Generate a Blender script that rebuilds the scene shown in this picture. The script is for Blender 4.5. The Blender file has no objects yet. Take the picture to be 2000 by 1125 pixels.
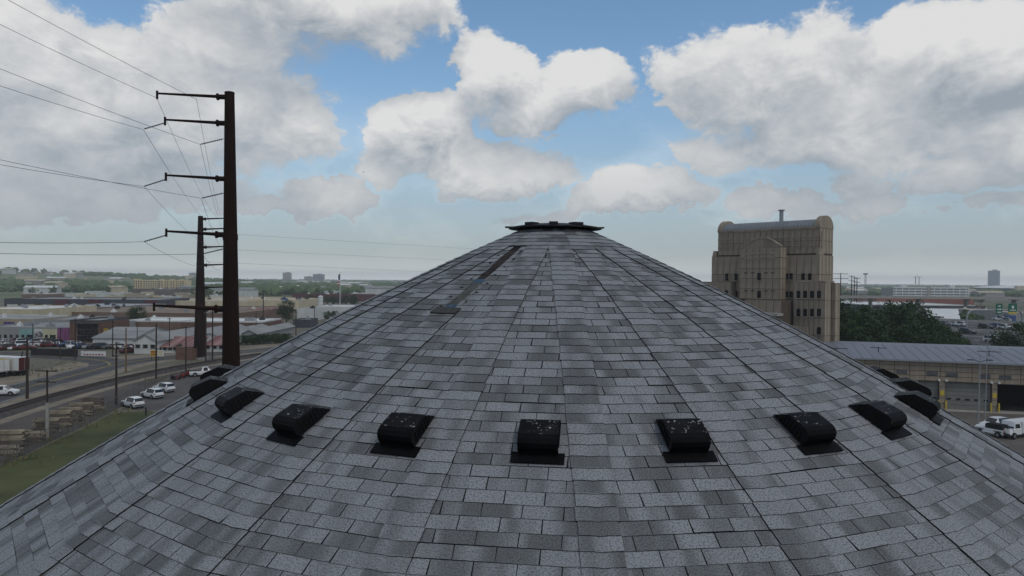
import bpy, bmesh, math, random
import numpy as np
from mathutils import Vector, Matrix, noise as mnoise
random.seed(7)
SC = bpy.context.scene
COL = SC.collection
R = math.radians

# ------------------------------------------------------------------ camera
CAMH = 21.0                       # camera height above the ground
CAMD = 11.38                      # camera distance from the axis of the round roof
FPX = 1398.4                      # focal length in pixels of the 2000 px wide photograph
YAW, PITCH, ROLL = -0.0592, -0.0117, 0.00884
CAM = Vector((0.0, -CAMD, CAMH))
_fw = Vector((math.sin(YAW)*math.cos(PITCH), math.cos(YAW)*math.cos(PITCH), math.sin(PITCH)))
_rt0 = Vector((math.cos(YAW), -math.sin(YAW), 0)); _up0 = _rt0.cross(_fw)
_rt = _rt0*math.cos(ROLL) + _up0*math.sin(ROLL); _up = -_rt0*math.sin(ROLL) + _up0*math.cos(ROLL)
cd = bpy.data.cameras.new('camera'); cam = bpy.data.objects.new('camera', cd); COL.objects.link(cam)
cam.matrix_world = Matrix(((_rt.x, _up.x, -_fw.x, CAM.x), (_rt.y, _up.y, -_fw.y, CAM.y), (_rt.z, _up.z, -_fw.z, CAM.z), (0, 0, 0, 1)))
cd.sensor_width = 36.0; cd.lens = FPX/2000*36.0; cd.clip_start = 0.1; cd.clip_end = 40000
SC.camera = cam

def ray(px, py):
    return (_fw*FPX + _rt*(px-1000) - _up*(py-562.5)).normalized()
def G(px, py, z=0.0):
    """where the line of sight through a photo pixel meets the level z"""
    d = ray(px, py); t = (z-CAMH)/d.z
    return CAM + d*t
def AT(px, py, dist):
    """point at a given forward distance along a line of sight"""
    d = ray(px, py); return CAM + d*(dist/d.dot(_fw))
def ONP(px, py, p0, n):
    d = ray(px, py); return CAM + d*((p0-CAM).dot(n)/d.dot(n))
def TOPIX(p):
    d = Vector(p)-CAM; z = d.dot(_fw)
    if z < 0.05: return None
    return (1000+FPX*d.dot(_rt)/z, 562.5-FPX*d.dot(_up)/z, z)

# ------------------------------------------------------------------ node helper
class N:
    """tiny expression wrapper round shader sockets"""
    def __init__(s, nt, sock): s.nt, s.k = nt, sock
    def _m(s, op, *o, clamp=False):
        n = s.nt.nodes.new('ShaderNodeMath'); n.operation = op; n.use_clamp = clamp
        for i, v in enumerate((s,)+o):
            if isinstance(v, N): s.nt.links.new(v.k, n.inputs[i])
            else: n.inputs[i].default_value = v
        return N(s.nt, n.outputs[0])
    def __add__(s, o): return s._m('ADD', o)
    def __radd__(s, o): return s._m('ADD', o)
    def __sub__(s, o): return s._m('SUBTRACT', o)
    def __rsub__(s, o): return (s*-1.0)+o
    def __mul__(s, o): return s._m('MULTIPLY', o)
    def __rmul__(s, o): return s._m('MULTIPLY', o)
    def __truediv__(s, o): return s._m('DIVIDE', o)
    def max(s, o): return s._m('MAXIMUM', o)
    def min(s, o): return s._m('MINIMUM', o)
    def clamp(s): return s._m('ADD', 0.0, clamp=True)
    def pw(s, o): return s._m('POWER', o)
    def step(s, a, b):
        n = s.nt.nodes.new('ShaderNodeMapRange'); n.interpolation_type = 'SMOOTHSTEP'
        s.nt.links.new(s.k, n.inputs[0]); n.inputs[1].default_value = a; n.inputs[2].default_value = b
        return N(s.nt, n.outputs[0])
def comb(nt, x, y, z):
    n = nt.nodes.new('ShaderNodeCombineXYZ')
    for i, v in enumerate((x, y, z)):
        if isinstance(v, N): nt.links.new(v.k, n.inputs[i])
        else: n.inputs[i].default_value = v
    return N(nt, n.outputs[0])
def sep(nt, v):
    n = nt.nodes.new('ShaderNodeSeparateXYZ'); nt.links.new(v.k, n.inputs[0])
    return [N(nt, n.outputs[i]) for i in range(3)]
def nz(nt, vec, scale, detail=4, rough=.5, dist=0.0, lac=2.0):
    n = nt.nodes.new('ShaderNodeTexNoise'); n.noise_dimensions = '3D'
    if vec is not None: nt.links.new(vec.k, n.inputs['Vector'])
    n.inputs['Scale'].default_value = scale; n.inputs['Detail'].default_value = detail
    n.inputs['Roughness'].default_value = rough; n.inputs['Distortion'].default_value = dist; n.inputs['Lacunarity'].default_value = lac
    return N(nt, n.outputs['Fac'])
def mix(nt, fac, a, b):
    n = nt.nodes.new('ShaderNodeMix'); n.data_type = 'RGBA'
    for idx, v in ((0, fac), (6, a), (7, b)):
        if isinstance(v, N): nt.links.new(v.k, n.inputs[idx])
        elif idx == 0: n.inputs[0].default_value = v
        else: n.inputs[idx].default_value = (v[0], v[1], v[2], 1)
    return N(nt, n.outputs[2])

# ------------------------------------------------------------------ sky and sun
SUN_EL, SUN_AZ = R(56), R(140)     # azimuth clockwise from +Y: behind the camera, to the right
world = bpy.data.worlds.new('World'); SC.world = world; world.use_nodes = True
nt = world.node_tree; nt.nodes.clear()
sky = nt.nodes.new('ShaderNodeTexSky'); sky.sky_type = 'NISHITA'; sky.sun_disc = False
sky.sun_elevation = SUN_EL; sky.sun_rotation = SUN_AZ; sky.air_density = 1.0; sky.dust_density = 0.2; sky.ozone_density = 2.5
tc = nt.nodes.new('ShaderNodeTexCoord'); dirv = N(nt, tc.outputs['Generated'])
sx, sy, sz = sep(nt, dirv)
az = sx._m('ARCTAN2', sy); el = sz._m('ARCSINE')
def azel(px, py):
    d = ray(px, py); return math.atan2(d.x, d.y), math.asin(d.z)
# cumulus banks seen in the photograph: centre pixel, half width, half height, weight
BANKS = [(215, 225, 340, 150, 1.0), (470, 235, 165, 125, .95), (620, 15, 240, 92, 1.0), (470, 85, 190, 70, .85), (60, 360, 330, 100, .9), (330, 360, 260, 70, .75),
         (975, 150, 105, 85, 1.0), (1150, 175, 120, 75, .95), (1060, 215, 200, 55, .9), (815, 258, 115, 75, 1.0), (950, 318, 210, 60, 1.0), (740, 320, 90, 50, .75),
         (1250, 385, 150, 48, 1.0), (1440, 175, 150, 115, .95), (1600, 150, 110, 110, .85), (1880, 115, 190, 95, 1.15), (1700, 235, 330, 105, .95), (1960, 250, 220, 130, .9),
         (1490, 395, 75, 38, .95), (1590, 402, 95, 34, .9), (1712, 390, 55, 34, .85), (1690, 345, 80, 30, .8), (1850, 345, 150, 42, .8), (1930, 395, 130, 36, .75),
         (625, 385, 95, 34, .85), (520, 400, 90, 30, .7), (1000, 405, 230, 34, .7), (60, 45, 110, 40, .62), (1420, 290, 140, 60, .75)]
P = comb(nt, sx*1.0, sy*1.0, sz*1.5)
wa = nz(nt, P, 4.5, 6, .6); wb = nz(nt, comb(nt, sx+7.3, sy+1.7, sz*1.5), 4.5, 6, .6)
n2 = nz(nt, P, 15.0, 9, .62, .5).step(.27, .73); n3 = nz(nt, P, 46.0, 6, .6, .4).step(.28, .72)
azw = az+(wa-.5)*.17+(n2-.5)*.026; elw = el+(wb-.5)*.10+(n2-.5)*.022
def banks(e):
    bank = None
    for bx, by, rx, ry, wt in BANKS:
        a0, e0 = azel(bx, by)
        u = (azw-a0)*(FPX/rx); v = (e-e0)*(FPX/ry)
        k = u._m('MULTIPLY_ADD', u, v*v)._m('MULTIPLY_ADD', -.62*wt, wt)
        bank = k if bank is None else bank._m('SMOOTH_MAX', k, .18)
    return bank.max(0.0)
bank = banks(elw); bank_up = banks(elw+.050)
# the same kind of broken cumulus goes on outside the frame
gen = nz(nt, comb(nt, sx/(sz.max(0.0)+.35), sy/(sz.max(0.0)+.35), 3.0), 1.7, 2, .5).step(.40, .60)*0.95
ac = azel(1000, 300)
win = ((az-ac[0])*(1/.78)); wine = ((el-ac[1]-.05)*(1/.42))
inside = (win*win*win*win + wine*wine*wine*wine).step(1.25, .8)
cover = bank*inside + gen*(1.0-inside)
P2 = comb(nt, sx+.012, sy-.01, sz*1.5+.05)
n1 = nz(nt, P, 6.0, 7, .55, .2); n1b = nz(nt, P2, 6.0, 5, .55, .2)
cov = cover*1.25 - .39 + (n1-.5)*.85 + (n2-.5)*.34 + (n3-.5)*.16
low = el.step(.115, .0)
topness = (bank-bank_up)*inside
soft = (topness*-2.2).clamp()                      # cloud bases fade out, tops stay crisp
dens = ((cov+.05)/(soft*.75+.22)).clamp().step(.0, 1.0)*.97
relief = (n1-n1b)*1.4 + (n2-.5)*.40 + (n3-.5)*.16
bright = (.46 + relief + topness*.90 - cov.clamp()*.10 - low*.10).clamp()
cloud = mix(nt, bright, (.315, .36, .41), (.76, .755, .745))
veil = mix(nt, el.step(.19, .01)*.85, cloud, (.362, .395, .432))
hor = (1.0-el.max(0.0)*(1/.06)).max(0.0).pw(4.0)
veil = mix(nt, hor, veil, (1.15, 1.17, 1.18))
skyc = nt.nodes.new('ShaderNodeMix'); skyc.data_type = 'RGBA'; skyc.blend_type = 'MULTIPLY'; skyc.inputs[0].default_value = 1.0
nt.links.new(sky.outputs[0], skyc.inputs[6]); skyc.inputs[7].default_value = (.92, 1.03, 1.02, 1)
bg1 = nt.nodes.new('ShaderNodeBackground'); nt.links.new(skyc.outputs[2], bg1.inputs[0]); bg1.inputs[1].default_value = 0.125
bg2 = nt.nodes.new('ShaderNodeBackground'); nt.links.new(veil.k, bg2.inputs[0]); bg2.inputs[1].default_value = 1.0
amt = dens.max(low*.86).max(hor).max(el.step(.30, .01)*.85)
ms = nt.nodes.new('ShaderNodeMixShader'); nt.links.new(amt.k, ms.inputs[0])
nt.links.new(bg1.outputs[0], ms.inputs[1]); nt.links.new(bg2.outputs[0], ms.inputs[2])
wo = nt.nodes.new('ShaderNodeOutputWorld'); nt.links.new(ms.outputs[0], wo.inputs[0])
world.cycles.sampling_method = 'MANUAL'; world.cycles.sample_map_resolution = 512

sl = bpy.data.lights.new('sun', 'SUN'); sl.energy = 0.9; sl.angle = R(11); sl.color = (1.0, .95, .88)
so = bpy.data.objects.new('sun', sl); COL.objects.link(so)
_sd = Vector((math.sin(SUN_AZ)*math.cos(SUN_EL), math.cos(SUN_AZ)*math.cos(SUN_EL), math.sin(SUN_EL)))
so.rotation_euler = _sd.to_track_quat('Z', 'Y').to_euler(); so.location = (40, -60, 120)
vs = SC.view_settings; vs.view_transform = 'Standard'; vs.look = 'None'; vs.exposure = 0.0; vs.gamma = 1.0; vs.use_curve_mapping = False
SC.render.filter_size = 1.15; SC.cycles.use_denoising = True; SC.cycles.max_bounces = 5; SC.cycles.volume_bounces = 2; SC.cycles.transparent_max_bounces = 8
SC.cycles.caustics_reflective = False; SC.cycles.caustics_refractive = False

HAZE_D = 1.7e-4                   # air density of the haze box further down
# ------------------------------------------------------------------ materials
MATS = {}
def M(name, col, rough=.85, var=.18, scale=1.5, metal=0.0, bump=0.0, spec=.3, streak=0.0, col2=None, detail=5, stretch=(1, 1, 1)):
    if name in MATS: return MATS[name]
    m = bpy.data.materials.new(name); m.use_nodes = True; t = m.node_tree
    b = t.nodes['Principled BSDF']
    b.inputs['Roughness'].default_value = rough; b.inputs['Metallic'].default_value = metal
    b.inputs['Specular IOR Level'].default_value = spec
    co = t.nodes.new('ShaderNodeTexCoord'); v = N(t, co.outputs['Object'])
    x, y, z = sep(t, v)
    vv = comb(t, x*stretch[0], y*stretch[1], z*stretch[2])
    f = nz(t, vv, scale, detail, .6)
    f = f.step(.3, .7)
    if streak:
        f2 = nz(t, comb(t, x*1.0, y*1.0, z*.06), scale*2.2, 4, .6).step(.35, .7)
        f = (f*(1-streak) + f2*streak)
    c2 = col2 or tuple(min(1, c*(1+var)) for c in col)
    c1 = tuple(c*(1-var) for c in col)
    t.links.new(mix(t, f, c1, c2).k, b.inputs['Base Color'])
    if bump:
        bp = t.nodes.new('ShaderNodeBump'); bp.inputs['Strength'].default_value = bump; bp.inputs['Distance'].default_value = .02
        t.links.new(nz(t, v, scale*9, 4, .6).k, bp.inputs['Height']); t.links.new(bp.outputs[0], b.inputs['Normal'])
    MATS[name] = m; return m

# ------------------------------------------------------------------ mesh helpers
def tag(o, label=None, cat=None, group=None, kind=None):
    if label: o['label'] = label
    if cat: o['category'] = cat
    if group: o['group'] = group
    if kind: o['kind'] = kind
    return o
def thing(name, label, cat, loc=(0, 0, 0), rz=0.0, group=None):
    o = bpy.data.objects.new(name, None); o.empty_display_size = .3; COL.objects.link(o)
    o.location = loc; o.rotation_euler = (0, 0, rz)
    return tag(o, label, cat, group)
def addobj(name, me, parent=None, loc=None, rz=None):
    o = bpy.data.objects.new(name, me); COL.objects.link(o)
    if parent: o.parent = parent
    if loc is not None: o.location = loc
    if rz is not None: o.rotation_euler = (0, 0, rz)
    return o
def copytree(src, loc, rz=None, scale=None, label=None):
    c = src.copy(); COL.objects.link(c); c.location = loc
    if rz is not None: c.rotation_euler = (0, 0, rz)
    if scale is not None: c.scale = scale if hasattr(scale, '__len__') else (scale,)*3
    if label: c['label'] = label
    for ch in src.children:
        d = ch.copy(); COL.objects.link(d); d.parent = c
        for g in ch.children:
            e = g.copy(); COL.objects.link(e); e.parent = d
    return c
class MB:
    def __init__(s): s.v = []; s.f = []; s.m = []; s.t = []
    def poly(s, pts, m=0, t=0.0):
        b = len(s.v); s.v += [tuple(p) for p in pts]; s.f.append(tuple(range(b, b+len(pts)))); s.m.append(m); s.t.append(t); return s
    def faces(s, pts, fs, m=0, t=0.0):
        b = len(s.v); s.v += [tuple(p) for p in pts]
        for f in fs: s.f.append(tuple(b+i for i in f)); s.m.append(m); s.t.append(t)
        return s
    def box(s, c, d, rz=0.0, m=0, t=0.0, top=None):
        """box centred at c (z = bottom) of size d; top = scale of the top face"""
        x, y, z = c; hx, hy, h = d[0]/2, d[1]/2, d[2]; k = top or (1, 1); ca, sa = math.cos(rz), math.sin(rz); P = []
        for zz, kx, ky in ((0, 1, 1), (h, k[0], k[1])):
            for ax, ay in ((-1, -1), (1, -1), (1, 1), (-1, 1)):
                X, Y = ax*hx*kx, ay*hy*ky; P.append((x+X*ca-Y*sa, y+X*sa+Y*ca, z+zz))
        return s.faces(P, [(3, 2, 1, 0), (4, 5, 6, 7), (0, 1, 5, 4), (1, 2, 6, 5), (2, 3, 7, 6), (3, 0, 4, 7)], m, t)
    def cyl(s, p0, p1, r0, r1=None, n=10, m=0, cap=True, t=0.0, ph=0.0):
        r1 = r0 if r1 is None else r1; p0 = Vector(p0); p1 = Vector(p1); a = (p1-p0).normalized()
        q = a.orthogonal().normalized() if abs(a.z) < .999 else Vector((1, 0, 0)); w = a.cross(q)
        P = []
        for p, r in ((p0, r0), (p1, r1)):
            for i in range(n):
                an = 2*math.pi*i/n+ph; P.append(p+(q*math.cos(an)+w*math.sin(an))*r)
        F = [(i, (i+1) % n, n+(i+1) % n, n+i) for i in range(n)]
        if cap: F += [tuple(range(n-1, -1, -1)), tuple(range(n, 2*n))]
        return s.faces(P, F, m, t)
    def tube(s, pts, r, n=5, m=0):
        for a, b in zip(pts[:-1], pts[1:]): s.cyl(a, b, r, r, n, m, False)
        return s
    def extr(s, prof, y0, y1, m=0, ms=None, axis='y'):
        """extrude an (x, z) outline from y0 to y1"""
        n = len(prof)
        P = [(x, y0, z) for x, z in prof]+[(x, y1, z) for x, z in prof]
        if axis == 'x': P = [(y, x, z) for x, y, z in P]
        s.faces(P, [tuple(range(n)), tuple(range(2*n-1, n-1, -1))], m)
        return s.faces(P, [(i, n+i, n+(i+1) % n, (i+1) % n) for i in range(n)], m if ms is None else ms)
    def mesh(s, name, mats, smooth=False, fix=True):
        me = bpy.data.meshes.new(name); me.from_pydata(s.v, [], s.f)
        for mm in mats: me.materials.append(mm)
        if len(mats) > 1: me.polygons.foreach_set('material_index', s.m)
        if any(s.t):
            at = me.attributes.new('tint', 'FLOAT', 'FACE'); at.data.foreach_set('value', s.t)
        if fix:
            bm = bmesh.new(); bm.from_mesh(me); bmesh.ops.recalc_face_normals(bm, faces=bm.faces); bm.to_mesh(me); bm.free()
        if smooth: me.polygons.foreach_set('use_smooth', [True]*len(me.polygons))
        me.update(); return me
    def build(s, name, mats, parent=None, loc=None, rz=None, smooth=False, fix=True):
        return addobj(name, s.mesh(name, mats if isinstance(mats, (list, tuple)) else [mats], smooth, fix), parent, loc, rz)

# ------------------------------------------------------------------ ground
def dirt_mat():
    m = bpy.data.materials.new('ground_dirt'); m.use_nodes = True; t = m.node_tree; b = t.nodes['Principled BSDF']
    g = t.nodes.new('ShaderNodeNewGeometry'); p = N(t, g.outputs['Position'])
    big = nz(t, p, .0035, 5, .6).step(.40, .60); mid = nz(t, p, .03, 6, .6).step(.35, .65); fine = nz(t, p, .9, 5, .65)
    c = mix(t, mid, (.15, .13, .105), (.20, .175, .14))
    c = mix(t, big, c, (.085, .105, .055))
    c = mix(t, fine.step(.35, .75)*.5, c, (.10, .09, .075))
    t.links.new(c.k, b.inputs['Base Color']); b.inputs['Roughness'].default_value = .95; b.inputs['Specular IOR Level'].default_value = .1
    return m
gb = MB(); gb.poly([(-8700, -2800, 0), (8700, -2800, 0), (8700, 8800, 0), (-8700, 8800, 0)])
tag(gb.build('ground', dirt_mat()), kind='structure')

# ------------------------------------------------------------------ the round shingled roof
ZA, S1, C2 = 1.0, .41759, .0148            # profile: height over the camera = ZA - S1 r - C2 r^2
TAB, EXPO = .333, .143
R_TOP, R_EAVE = .42, 11.6
def prof_z(r): return CAMH + ZA - S1*r - C2*r*r
# arc length table
_rs = np.linspace(R_TOP, R_EAVE+.6, 4000); _zs = CAMH+ZA-S1*_rs-C2*_rs**2
_ss = np.concatenate([[0], np.cumsum(np.hypot(np.diff(_rs), np.diff(_zs)))])
def r_of(s): return float(np.interp(s, _ss, _rs))
def s_of(r): return float(np.interp(r, _rs, _ss))
DP = R(15); PHI0 = -.19323
HOFF = {-3: -1.52, -2: -.33, -1: .16, 0: -.41, 1: -.35, 2: -.21, 3: .16, 4: .78, 5: 1.71, 6: 1.9, 7: 1.6, 8: 1.2, -4: -1.6, -5: -1.3, -6: -.8}
HIP = {k: PHI0+k*DP+R(HOFF.get(k, 0.0)) for k in range(-11, 14)}
def hip_pt(k, s):
    r = r_of(s); ph = HIP[k]; return Vector((r*math.sin(ph), -r*math.cos(ph), prof_z(r)))
class Facet:
    """one flat slope of the roof between two hips; (u, s) -> world"""
    def __init__(f, k):
        f.k = k; a, b = HIP[k], HIP[k+1]; f.half = (b-a)/2; f.mid = (a+b)/2
        f.T = Vector((math.cos(f.mid), math.sin(f.mid), 0)); f.O = Vector((math.sin(f.mid), -math.cos(f.mid), 0))
    def hw(f, s): return r_of(s)*math.sin(f.half)
    def base(f, s):
        r = r_of(s); return f.O*(r*math.cos(f.half)) + Vector((0, 0, prof_z(r)))
    def nrm(f, s):
        d = (f.base(s+.02)-f.base(s-.02)).normalized(); return f.T.cross(d).normalized()*-1.0 if f.T.cross(d).z < 0 else f.T.cross(d).normalized()
    def at(f, u, s, h=0.0): return f.base(s) + f.T*u + f.nrm(s)*h
FAC = {k: Facet(k) for k in range(-11, 13)}
def on_roof(px, py):
    """facet and (u, s) seen through a photo pixel"""
    d = ray(px, py); t = 1.0
    while t < 40:
        p = CAM+d*t
        ph = math.atan2(p.x, -p.y); r = math.hypot(p.x, p.y)
        for k in range(-8, 9):
            if HIP[k] <= ph < HIP[k+1]:
                f = FAC[k]; rh = r*math.cos(ph-f.mid)/math.cos(f.half)
                if p.z <= prof_z(rh): return f, p.dot(f.T), s_of(rh)
        t += .004
    return None

def on_facet(px, py, k):
    """(u, s) on the plane of facet k seen through a photo pixel"""
    d = ray(px, py); f = FAC[k]; t = 2.0
    while t < 40:
        p = CAM+d*t; rh = p.dot(f.O)/math.cos(f.half)
        if rh > 0 and p.z <= prof_z(rh): return p.dot(f.T), s_of(rh)
        t += .004

def shingle_mat():
    m = bpy.data.materials.new('asphalt_shingle_granules'); m.use_nodes = True; t = m.node_tree; b = t.nodes['Principled BSDF']
    uv = t.nodes.new('ShaderNodeUVMap'); uv.uv_map = 'roof'; U = N(t, uv.outputs[0]); u, s, _ = sep(t, U)
    at = t.nodes.new('ShaderNodeAttribute'); at.attribute_name = 'tint'; ti = N(t, at.outputs['Fac'])
    row = (s*(1/EXPO))._m('FLOOR')
    bl = nz(t, comb(t, u*2.3, row*7.31, ti*.35), 1.0, 2, .5).step(.42, .64)          # blended colour runs along a course
    gr = nz(t, U, 62.0, 3, .8)                                                        # granules
    gr2 = nz(t, U, 130.0, 2, .7)
    big = nz(t, U, .55, 4, .6)
    c = mix(t, bl, (.268, .275, .284), (.098, .102, .102))
    c = mix(t, (ti*1.0).step(.15, 1.0)*.30, c, (.14, .145, .15))
    c = mix(t, (gr.step(.46, .60)*.74), c, (.042, .043, .045))
    c = mix(t, (gr2.step(.54, .68)*.55), c, (.40, .41, .43))
    c = mix(t, big.step(.35, .75)*.2, c, (.18, .185, .19))
    st = nz(t, comb(t, u*5.0, s*.9, 0.0), 1.0, 4, .6).step(.58, .80)                   # run-off stains
    c = mix(t, st*.12, c, (.11, .113, .108))
    t.links.new(c.k, b.inputs['Base Color']); b.inputs['Roughness'].default_value = .9; b.inputs['Specular IOR Level'].default_value = .25
    bp = t.nodes.new('ShaderNodeBump'); bp.inputs['Strength'].default_value = .35; bp.inputs['Distance'].default_value = .003
    t.links.new(gr.k, bp.inputs['Height']); t.links.new(bp.outputs[0], b.inputs['Normal'])
    return m
SHM = shingle_mat()
EDGE = M('shingle_cut_edge', (.012, .012, .013), .95, .2, 6, spec=.1)
FELT = M('roofing_felt', (.022, .022, .024), .95, .3, 4, spec=.1)
SOFFIT = M('painted_boards_grey', (.20, .20, .19), .8, .15, 2)

dome = thing('round_shingled_building', 'round building with a grey shingled conical roof ringed by black vents', 'building', (0, 0, 0))
# deck under the shingles
db = MB(); lev = [0.0]+[s_of(r) for r in np.linspace(1.0, R_EAVE, 24)]
for k in range(-11, 13):
    for a, b in zip(lev[:-1], lev[1:]):
        db.poly([hip_pt(k, a)-Vector((0, 0, .004)), hip_pt(k, b)-Vector((0, 0, .004)), hip_pt(k+1, b)-Vector((0, 0, .004)), hip_pt(k+1, a)-Vector((0, 0, .004))])
db.build('roof_deck', FELT, dome)
# eave board, soffit and wall under the roof
eb = MB(); zb = prof_z(R_EAVE)
for k in range(-11, 13):
    a, b = HIP[k], HIP[k+1]
    def rp(r, an, z): return (r*math.sin(an), -r*math.cos(an), z)
    eb.poly([rp(R_EAVE, a, zb-.01), rp(R_EAVE, b, zb-.01), rp(R_EAVE, b, zb-.32), rp(R_EAVE, a, zb-.32)])
    eb.poly([rp(R_EAVE, a, zb-.32), rp(R_EAVE, b, zb-.32), rp(10.6, b, zb-.32), rp(10.6, a, zb-.32)])
eb.build('eave_board', SOFFIT, dome)
wb = MB()
for k in range(-11, 13):
    a, b = HIP[k], HIP[k+1]
    wb.poly([rp(10.6, a, 0), rp(10.6, b, 0), rp(10.6, b, zb-.32), rp(10.6, a, zb-.32)])
wb.build('wall', M('wall_weathered_boards', (.23, .20, .17), .85, .25, .8, streak=.5), dome)

# torn-off hip caps on the left: an exposed strip along one hip
TORN = -1; STRIP_W = .070
_sg = np.linspace(.3, 6, 1200); _yy = [TOPIX(hip_pt(TORN, s))[1] for s in _sg]
_s0 = float(np.interp(489, _yy, _sg)); _s1 = float(np.interp(604, _yy, _sg))
def clip(poly, a, b, c):
    """keep the part of an (u, s) polygon where a*u + b*s + c >= 0"""
    out = []; n = len(poly)
    for i in range(n):
        p, q = poly[i], poly[(i+1) % n]; dp = a*p[0]+b*p[1]+c; dq = a*q[0]+b*q[1]+c
        if dp >= 0: out.append(p)
        if (dp >= 0) != (dq >= 0):
            t = dp/(dp-dq); out.append((p[0]+(q[0]-p[0])*t, p[1]+(q[1]-p[1])*t))
    return out
RND = random.Random(21)
pieces = []    # (kind, verts, faces, mats, uvs, tint)
S_END = s_of(R_EAVE)
nrow = int(S_END/EXPO)
def slab(f, poly, s0, s1, h0, h1, tint, du=0.0):
    """thin slab over an (u, s) outline; upper edge at height h0, lower edge at h1"""
    n = len(poly); V = []; UV = []
    for (u, s) in poly:
        h = h0+(h1-h0)*(s-s0)/(s1-s0); V.append(f.at(u, s, h)); UV.append((u+f.k*3.7, s))
    for (u, s) in poly: V.append(f.at(u, s, -.004)); UV.append((u+f.k*3.7, s))
    F = [tuple(range(n))]+[(i, n+i, n+(i+1) % n, (i+1) % n) for i in range(n)]
    return (V, F, [0]+[1]*n, UV, tint)
for k in range(-11, 13):
    f = FAC[k]; phase = RND.random()*TAB
    vis = -1.9 < f.mid < 1.9
    for i in range(nrow+1):
        s0, s1 = i*EXPO, min((i+1)*EXPO, S_END+.03)
        if s1-s0 < .03: continue
        hwa, hwb = f.hw(s0), f.hw(s1)
        off = phase+(i % 2)*TAB*.5+RND.uniform(-.010, .010)
        n0 = int(math.floor((-hwb-off)/TAB))-1; n1 = int(math.ceil((hwb-off)/TAB))+1
        sl = (hwb-hwa)/(s1-s0); jr = RND.uniform(-.004, .004)
        ph_row = RND.uniform(0, 6.28)
        for j in range(n0, n1):
            ua, ub = off+j*TAB, off+(j+1)*TAB
            if ub < -hwb or ua > hwb: continue
            g = .0035+RND.random()*.002
            tl = RND.uniform(-.005, .005)
            ja = jr+.004*math.sin(ua*1.7+ph_row); jb = jr+.004*math.sin(ub*1.7+ph_row)
            um = (ua+ub)/2
            poly = [(ua+g, s0), (ub-g, s0), (ub-g+tl, s1+jb), (um, s1+(ja+jb)/2+RND.uniform(-.0015, .0015)), (ua+g+tl, s1+ja)]
            poly = clip(poly, 1, sl, hwa-sl*s0+.0); poly = clip(poly, -1, sl, hwa-sl*s0+.0) if len(poly) > 2 else poly
            if len(poly) < 3: continue
            polys = [poly]
            if k in (TORN, TORN-1) and s1 > _s0 and s0 < _s1:
                w_ = STRIP_W+RND.uniform(-.010, .012)
                polys = [clip(poly, 1, sl, hwa-sl*s0-w_) if k == TORN else clip(poly, -1, sl, hwa-sl*s0-w_)]
            for p in polys:
                if len(p) < 3 or (max(q[0] for q in p)-min(q[0] for q in p)) < .012: continue
                t = RND.random()**2
                lift_ = RND.uniform(.004, .009) if RND.random() < .04 else 0.0
                pieces.append(('shingle', k, um, (s0+s1)/2)+slab(f, p, s0, s1, .0015, .0060+RND.random()*.002+lift_, max(.001, t)))
# hip caps: one bent shingle per course over every hip
CW = .167
for k in range(-11, 13):
    fl, fr = FAC[k-1 if k > -11 else 12], FAC[k]
    for i in range(nrow+1):
        s0, s1 = i*EXPO+.004, (i+1)*EXPO+.004+RND.uniform(-.004, .004)
        if s1 > S_END+.05: continue
        if k == TORN and s1 > _s0 and s0 < _s1: continue
        w = CW+RND.uniform(-.006, .008); t = max(.001, RND.random()**2); lift = .010+RND.random()*.003
        V = []; UV = []
        for s, hh, ws in ((s0, .015, w), (s1, lift+.010, w+RND.uniform(-.004, .004))):
            hp = hip_pt(k, s); nn = (fl.nrm(s)+fr.nrm(s)).normalized()
            wl = min(ws, 2*fl.hw(s)*.55); wr = min(ws, 2*fr.hw(s)*.55)
            L = fl.at(fl.hw(s)-wl, s, hh); Rr = fr.at(-fr.hw(s)+wr, s, hh); sag = .35
            V += [L, (L*.4+(hp+nn*hh)*.6)+nn*.004, hp+nn*(hh-.001), (Rr*.4+(hp+nn*hh)*.6)+nn*.004, Rr]
            UV += [(-w+k*3.7+50, s), (-w*.4+k*3.7+50, s), (k*3.7+50, s), (w*.4+k*3.7+50, s), (w+k*3.7+50, s)]
        dn = [v-nn*.028 for v in (V[0], V[4], V[5], V[9])]; dl = [V[6]-nn*.007, V[7]-nn*.007, V[8]-nn*.007]
        b = len(V); V = V+dn+dl; UV = UV+[(0, 0)]*7
        F = [(0, 1, 6, 5), (1, 2, 7, 6), (2, 3, 8, 7), (3, 4, 9, 8), (0, 5, b+2, b), (4, b+1, b+3, 9),
             (5, 6, b+4, b+2), (6, 7, b+5, b+4), (7, 8, b+6, b+5), (8, 9, b+3, b+6)]
        pieces.append(('hip_cap', k, 0, (s0+s1)/2, V, F, [0]*4+[1]*6, UV, t))
def area_px(p):
    V = p[4]; n = len(p[5][0]) if p[0] == 'shingle' else 0
    idx = range(n) if n else (0, 1, 2, 3, 4, 9, 8, 7, 6, 5)
    q = [TOPIX(V[i]) for i in idx]
    if any(x is None for x in q): return 0
    cx = sum(x[0] for x in q)/len(q); cy = sum(x[1] for x in q)/len(q)
    if not (-5 < cx < 2005 and 430 < cy < 1128): return 0
    a = sum(q[i][0]*q[(i+1) % len(q)][1]-q[(i+1) % len(q)][0]*q[i][1] for i in range(len(q)))/2
    return abs(a)
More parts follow.
